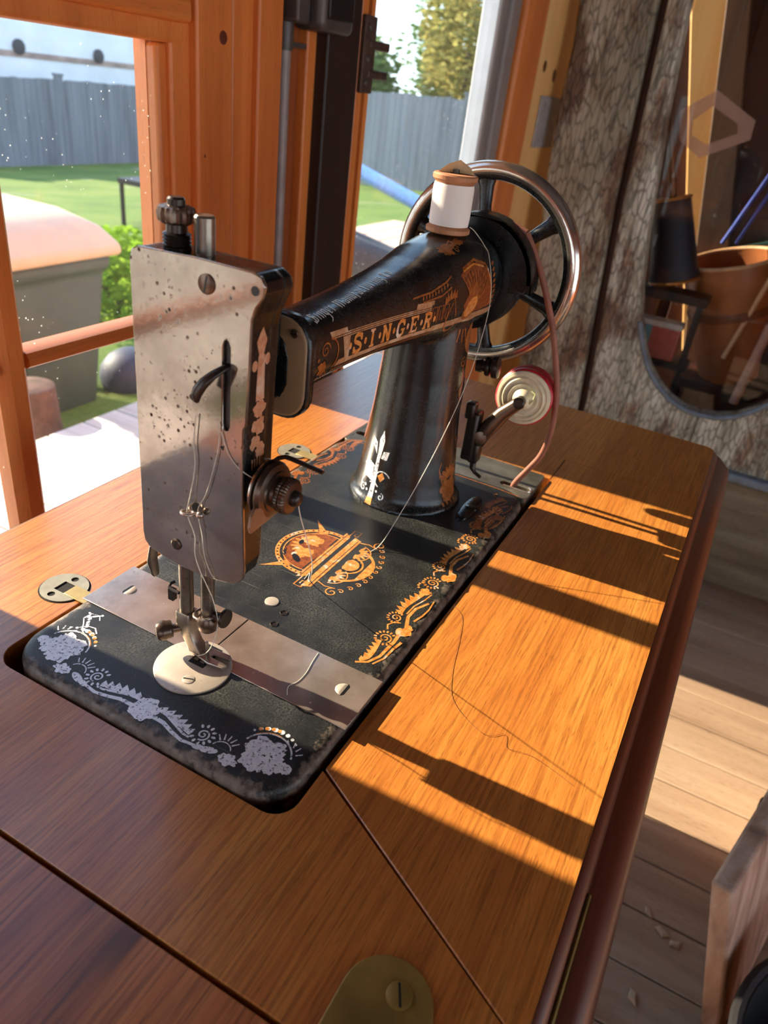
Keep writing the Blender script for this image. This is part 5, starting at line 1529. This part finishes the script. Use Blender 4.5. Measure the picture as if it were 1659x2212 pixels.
put('rust_strip', G().box(8500, 17000, 13585, 13602, -60, 40), plain('rust_stain', lin(176, 150, 140), 0.7, 0, 0.25, 3), tr_)
for x in (11000, 12950):
    put('vent', G().lathe((x, 13590, 110), (0, -1, 0), [(130, 0), (130, 40), (60, 60)], 20), plain('dark_vent', lin(70, 70, 76), 0.7), tr_)
for x in (9500, 15500):
    put('wheel', G().cyl((x, 13650, -1450), (x, 13900, -1450), 350, n=24), plain('tyre', lin(40, 40, 40), 0.8), tr_)

# wheelie bin
wb = thing('wheelie_bin', 'dark grey-green wheelie bin with a tan lid beyond the deck', 'bin', (1640, 2120, -930))
bing = plain('grey_green_plastic', lin(70, 84, 78), 0.5, 0, 0.08, 8)
def quadring(x0, x1, y0, y1, z):
    return [(x0, y0, z), (x1, y0, z), (x1, y1, z), (x0, y1, z)]
put('body', G().rings([quadring(1450, 1750, 1960, 2260, -935), quadring(1400, 1800, 1920, 2340, -420), quadring(1380, 1815, 1900, 2360, -400), quadring(1380, 1815, 1900, 2360, -360)]), bing, wb, bevel=25, seg=3)
put('lid', G().rings([quadring(1360, 1850, 1880, 2370, -362), quadring(1356, 1855, 1875, 2372, -328), quadring(1390, 1810, 1930, 2360, -266), quadring(1440, 1750, 2060, 2355, -222)]), plain('tan_plastic_lid', lin(216, 190, 158), 0.5, 0, 0.06, 8), wb, bevel=14, seg=3)
put('handle', G().tube([(1480, 2410, -330), (1480, 2460, -330), (1800, 2460, -330), (1800, 2410, -330)], 14, 8), bing, wb)
for x in (1470, 1800):
    put('wheel', G().cyl((x, 2330, -860), (x + 45, 2330, -860), 95, n=24), plain('black_wheel', lin(36, 36, 38), 0.7), wb)
tag(put('stump', G().lathe((1330, 1800, -930), (0, 0, 1), [(110, 0), (90, 60), (80, 230), (70, 235)], 18), plain('brown_bark', lin(104, 78, 66), 0.9, 0, 0.25, 20), loc=(1330, 1800, -930)), 'brown tree stump beside the wheelie bin', 'stump')
tag(put('garden_bag', G().ball((1960, 1980, -880), 130, (1, 1, 0.9), 16), plain('dark_blue_sack', lin(52, 56, 78), 0.6), loc=(1960, 1980, -1000)), 'dark bluish sack right of the wheelie bin', 'sack')
pt = thing('patio_table', 'small black metal table standing on the lawn', 'table', (5200, 5050, gz(5050)))
bm = plain('black_metal', lin(40, 40, 44), 0.5, 0.4)
put('top', G().box(5330, 5900, 4950, 5450, -800, -755), bm, pt)
for x in (5350, 5860):
    for y in (4970, 5420):
        put('leg', G().box(x, x + 30, y, y + 30, gz(y), -790), bm, pt)
put('stretcher', G().box(5350, 5890, 4970, 4995, -1080, -1050), bm, pt)

# foliage
def leafy(name, mat, parent, c, r, n, size, sc=(1, 1, 1), hollow=0.5, seed=1):
    rnd = random.Random(seed)
    g = G()
    for _ in range(n):
        d = Vector((rnd.gauss(0, 1), rnd.gauss(0, 1), rnd.gauss(0, 1))).normalized()
        k = hollow + (1 - hollow) * rnd.random() ** 0.6
        lump = 1 + 0.35 * mnoise.noise(d * 2.3 + Vector((seed, 0, 0)))
        p = Vector(c) + Vector((d.x * sc[0], d.y * sc[1], d.z * sc[2])) * r * k * lump
        a = Vector((rnd.gauss(0, 1), rnd.gauss(0, 1), rnd.gauss(0, 1))).normalized()
        u, w = perp(a)
        s_ = size * rnd.uniform(0.6, 1.3)
        g.add([p - u * s_, p + w * s_ * .45 + a * s_ * .1, p + u * s_, p - w * s_ * .45 + a * s_ * .1], [(0, 1, 2), (0, 2, 3)])
    o_ = put(name, g, mat, parent, smooth=0)
    o_['kind'] = 'stuff'
    return o_
def leafmat(name, c0, c1, c2):
    m = N(name)
    ob = m.noise(m.pos(), 0.9, 4, 0.7)
    c = m.ramp(ob, [(0.3, c0), (0.5, c1), (0.7, c2)])
    df = m.n('ShaderNodeBsdfDiffuse'); tl = m.n('ShaderNodeBsdfTranslucent'); mx = m.n('ShaderNodeMixShader')
    mx.inputs[0].default_value = 0.55
    m.l(c, df.inputs[0]); m.l(c, tl.inputs[0]); m.l(df.outputs[0], mx.inputs[1]); m.l(tl.outputs[0], mx.inputs[2]); m.l(mx.outputs[0], m.out.inputs[0])
    return m.m
green = leafmat('green_leaves', lin(84, 104, 60), lin(118, 140, 84), lin(148, 166, 110))
yellow = leafmat('yellowing_leaves', lin(130, 130, 76), lin(166, 156, 92), lin(188, 176, 114))
fresh = leafmat('fresh_green_leaves', lin(84, 120, 30), lin(120, 156, 46), lin(156, 180, 76))
bark = plain('tree_bark', lin(84, 70, 58), 0.9, 0, 0.2, 6)
def tree(label, x, y, z0, zc, r, mat, sc, n, size, seed):
    t = thing('tree', label, 'tree', (x, y, z0))
    put('trunk', G().tube([(x, y, z0), (x + 60, y, z0 + (zc - z0) * .5), (x, y + 40, zc)], [260, 200, 90], 12), bark, t, smooth=60)
    leafy('crown', mat, t, (x, y, zc), r, n, size, sc, 0.45, seed)
    return t
tree('mid green tree behind the side fence, left in the tall window', 15500, 9000, -1100, 100, 1150, green, (1, 1.0, 1.0), 5000, 90, 3)
tree('yellowing tree behind the side fence, middle of the tall window', 16200, 6500, -1100, 1200, 1350, yellow, (1, 0.72, 1.4), 6000, 90, 5)
tree('darker green tree behind the side fence, right in the tall window', 18600, 6200, -1100, 700, 1900, green, (0.6, 1.6, 1.0), 8000, 95, 9)
for i, (x, y, z, r, lab) in enumerate(((2700, 2800, -800, 330, 'bright green shrub beside the wheelie bin'), (3350, 3300, -900, 300, 'bright green shrub farther out on the lawn behind the wheelie bin'))):
    s_ = thing('shrub', lab, 'shrub', (x, y, gz(y)))
    put('stems', G().tube([(x, y, gz(y)), (x + 20, y, z)], 20, 8).tube([(x, y, gz(y)), (x - 90, y + 30, z + 60)], 14, 8), bark, s_)
    leafy('foliage', fresh, s_, (x, y, z), r, 900, 42, (1, 1, 0.85), 0.3, 20 + i)
# things outside the tall window
bt = thing('blue_roll', 'long pale blue roll lying outside the tall window', 'roll', (4990, 2450, -520))
put('sheet', G().cyl((5000, 2680, -285), (5000, 1900, -505), 52, n=24), plain('pale_blue_plastic', lin(120, 160, 226), 0.35), bt)
put('end_cap', G().lathe((5000, 2690, -282), (0, 1, 0.28), [(54, -6), (54, 8), (20, 12)], 24), sunlit_edge_cap_white, bt)
ps = thing('plank_stack', 'pale stack of planks outside the tall window', 'planks', (4100, 1900, -1100))
for i in range(4):
    for j in range(6):
        put('plank', G().box(3500 + j * 0, 4700, 1250 + j * 160, 1250 + j * 160 + 150, -1100 + 150 * i, -1100 + 150 * i + 130), plain('pale_sawn_wood_%d%d' % (i, j), lin(206 + j * 3, 182, 156), 0.7), ps, bevel=6, seg=1)
ty = thing('old_tyre', 'old dark tyre lying outside the tall window', 'tyre', (2950, 1500, -600))
put('tread', G().torus((2950, 1480, -420), (0.25, -0.2, 1), 210, 85, 36, 12), plain('dark_rubber', lin(58, 60, 64), 0.7), ty, smooth=60)
put('hub', G().lathe((2950, 1480, -440), (0.25, -0.2, 1), [(150, 0), (140, 20), (60, 34)], 24), plain('grey_wheel_hub', lin(150, 152, 158), 0.5), ty)
cr8 = thing('pallet', 'grey wooden pallet under the old tyre', 'pallet', (2950, 1500, gz(1700)))
for j in range(5):
    put('slat', G().box(2650, 3250, 1230 + j * 110, 1230 + j * 110 + 90, -600, -575), deck_wood, cr8)
for j in (2670, 2920, 3180):
    put('bearer', G().box(j, j + 60, 1230, 1760, gz(1700) - 20, -600), deck_wood, cr8)
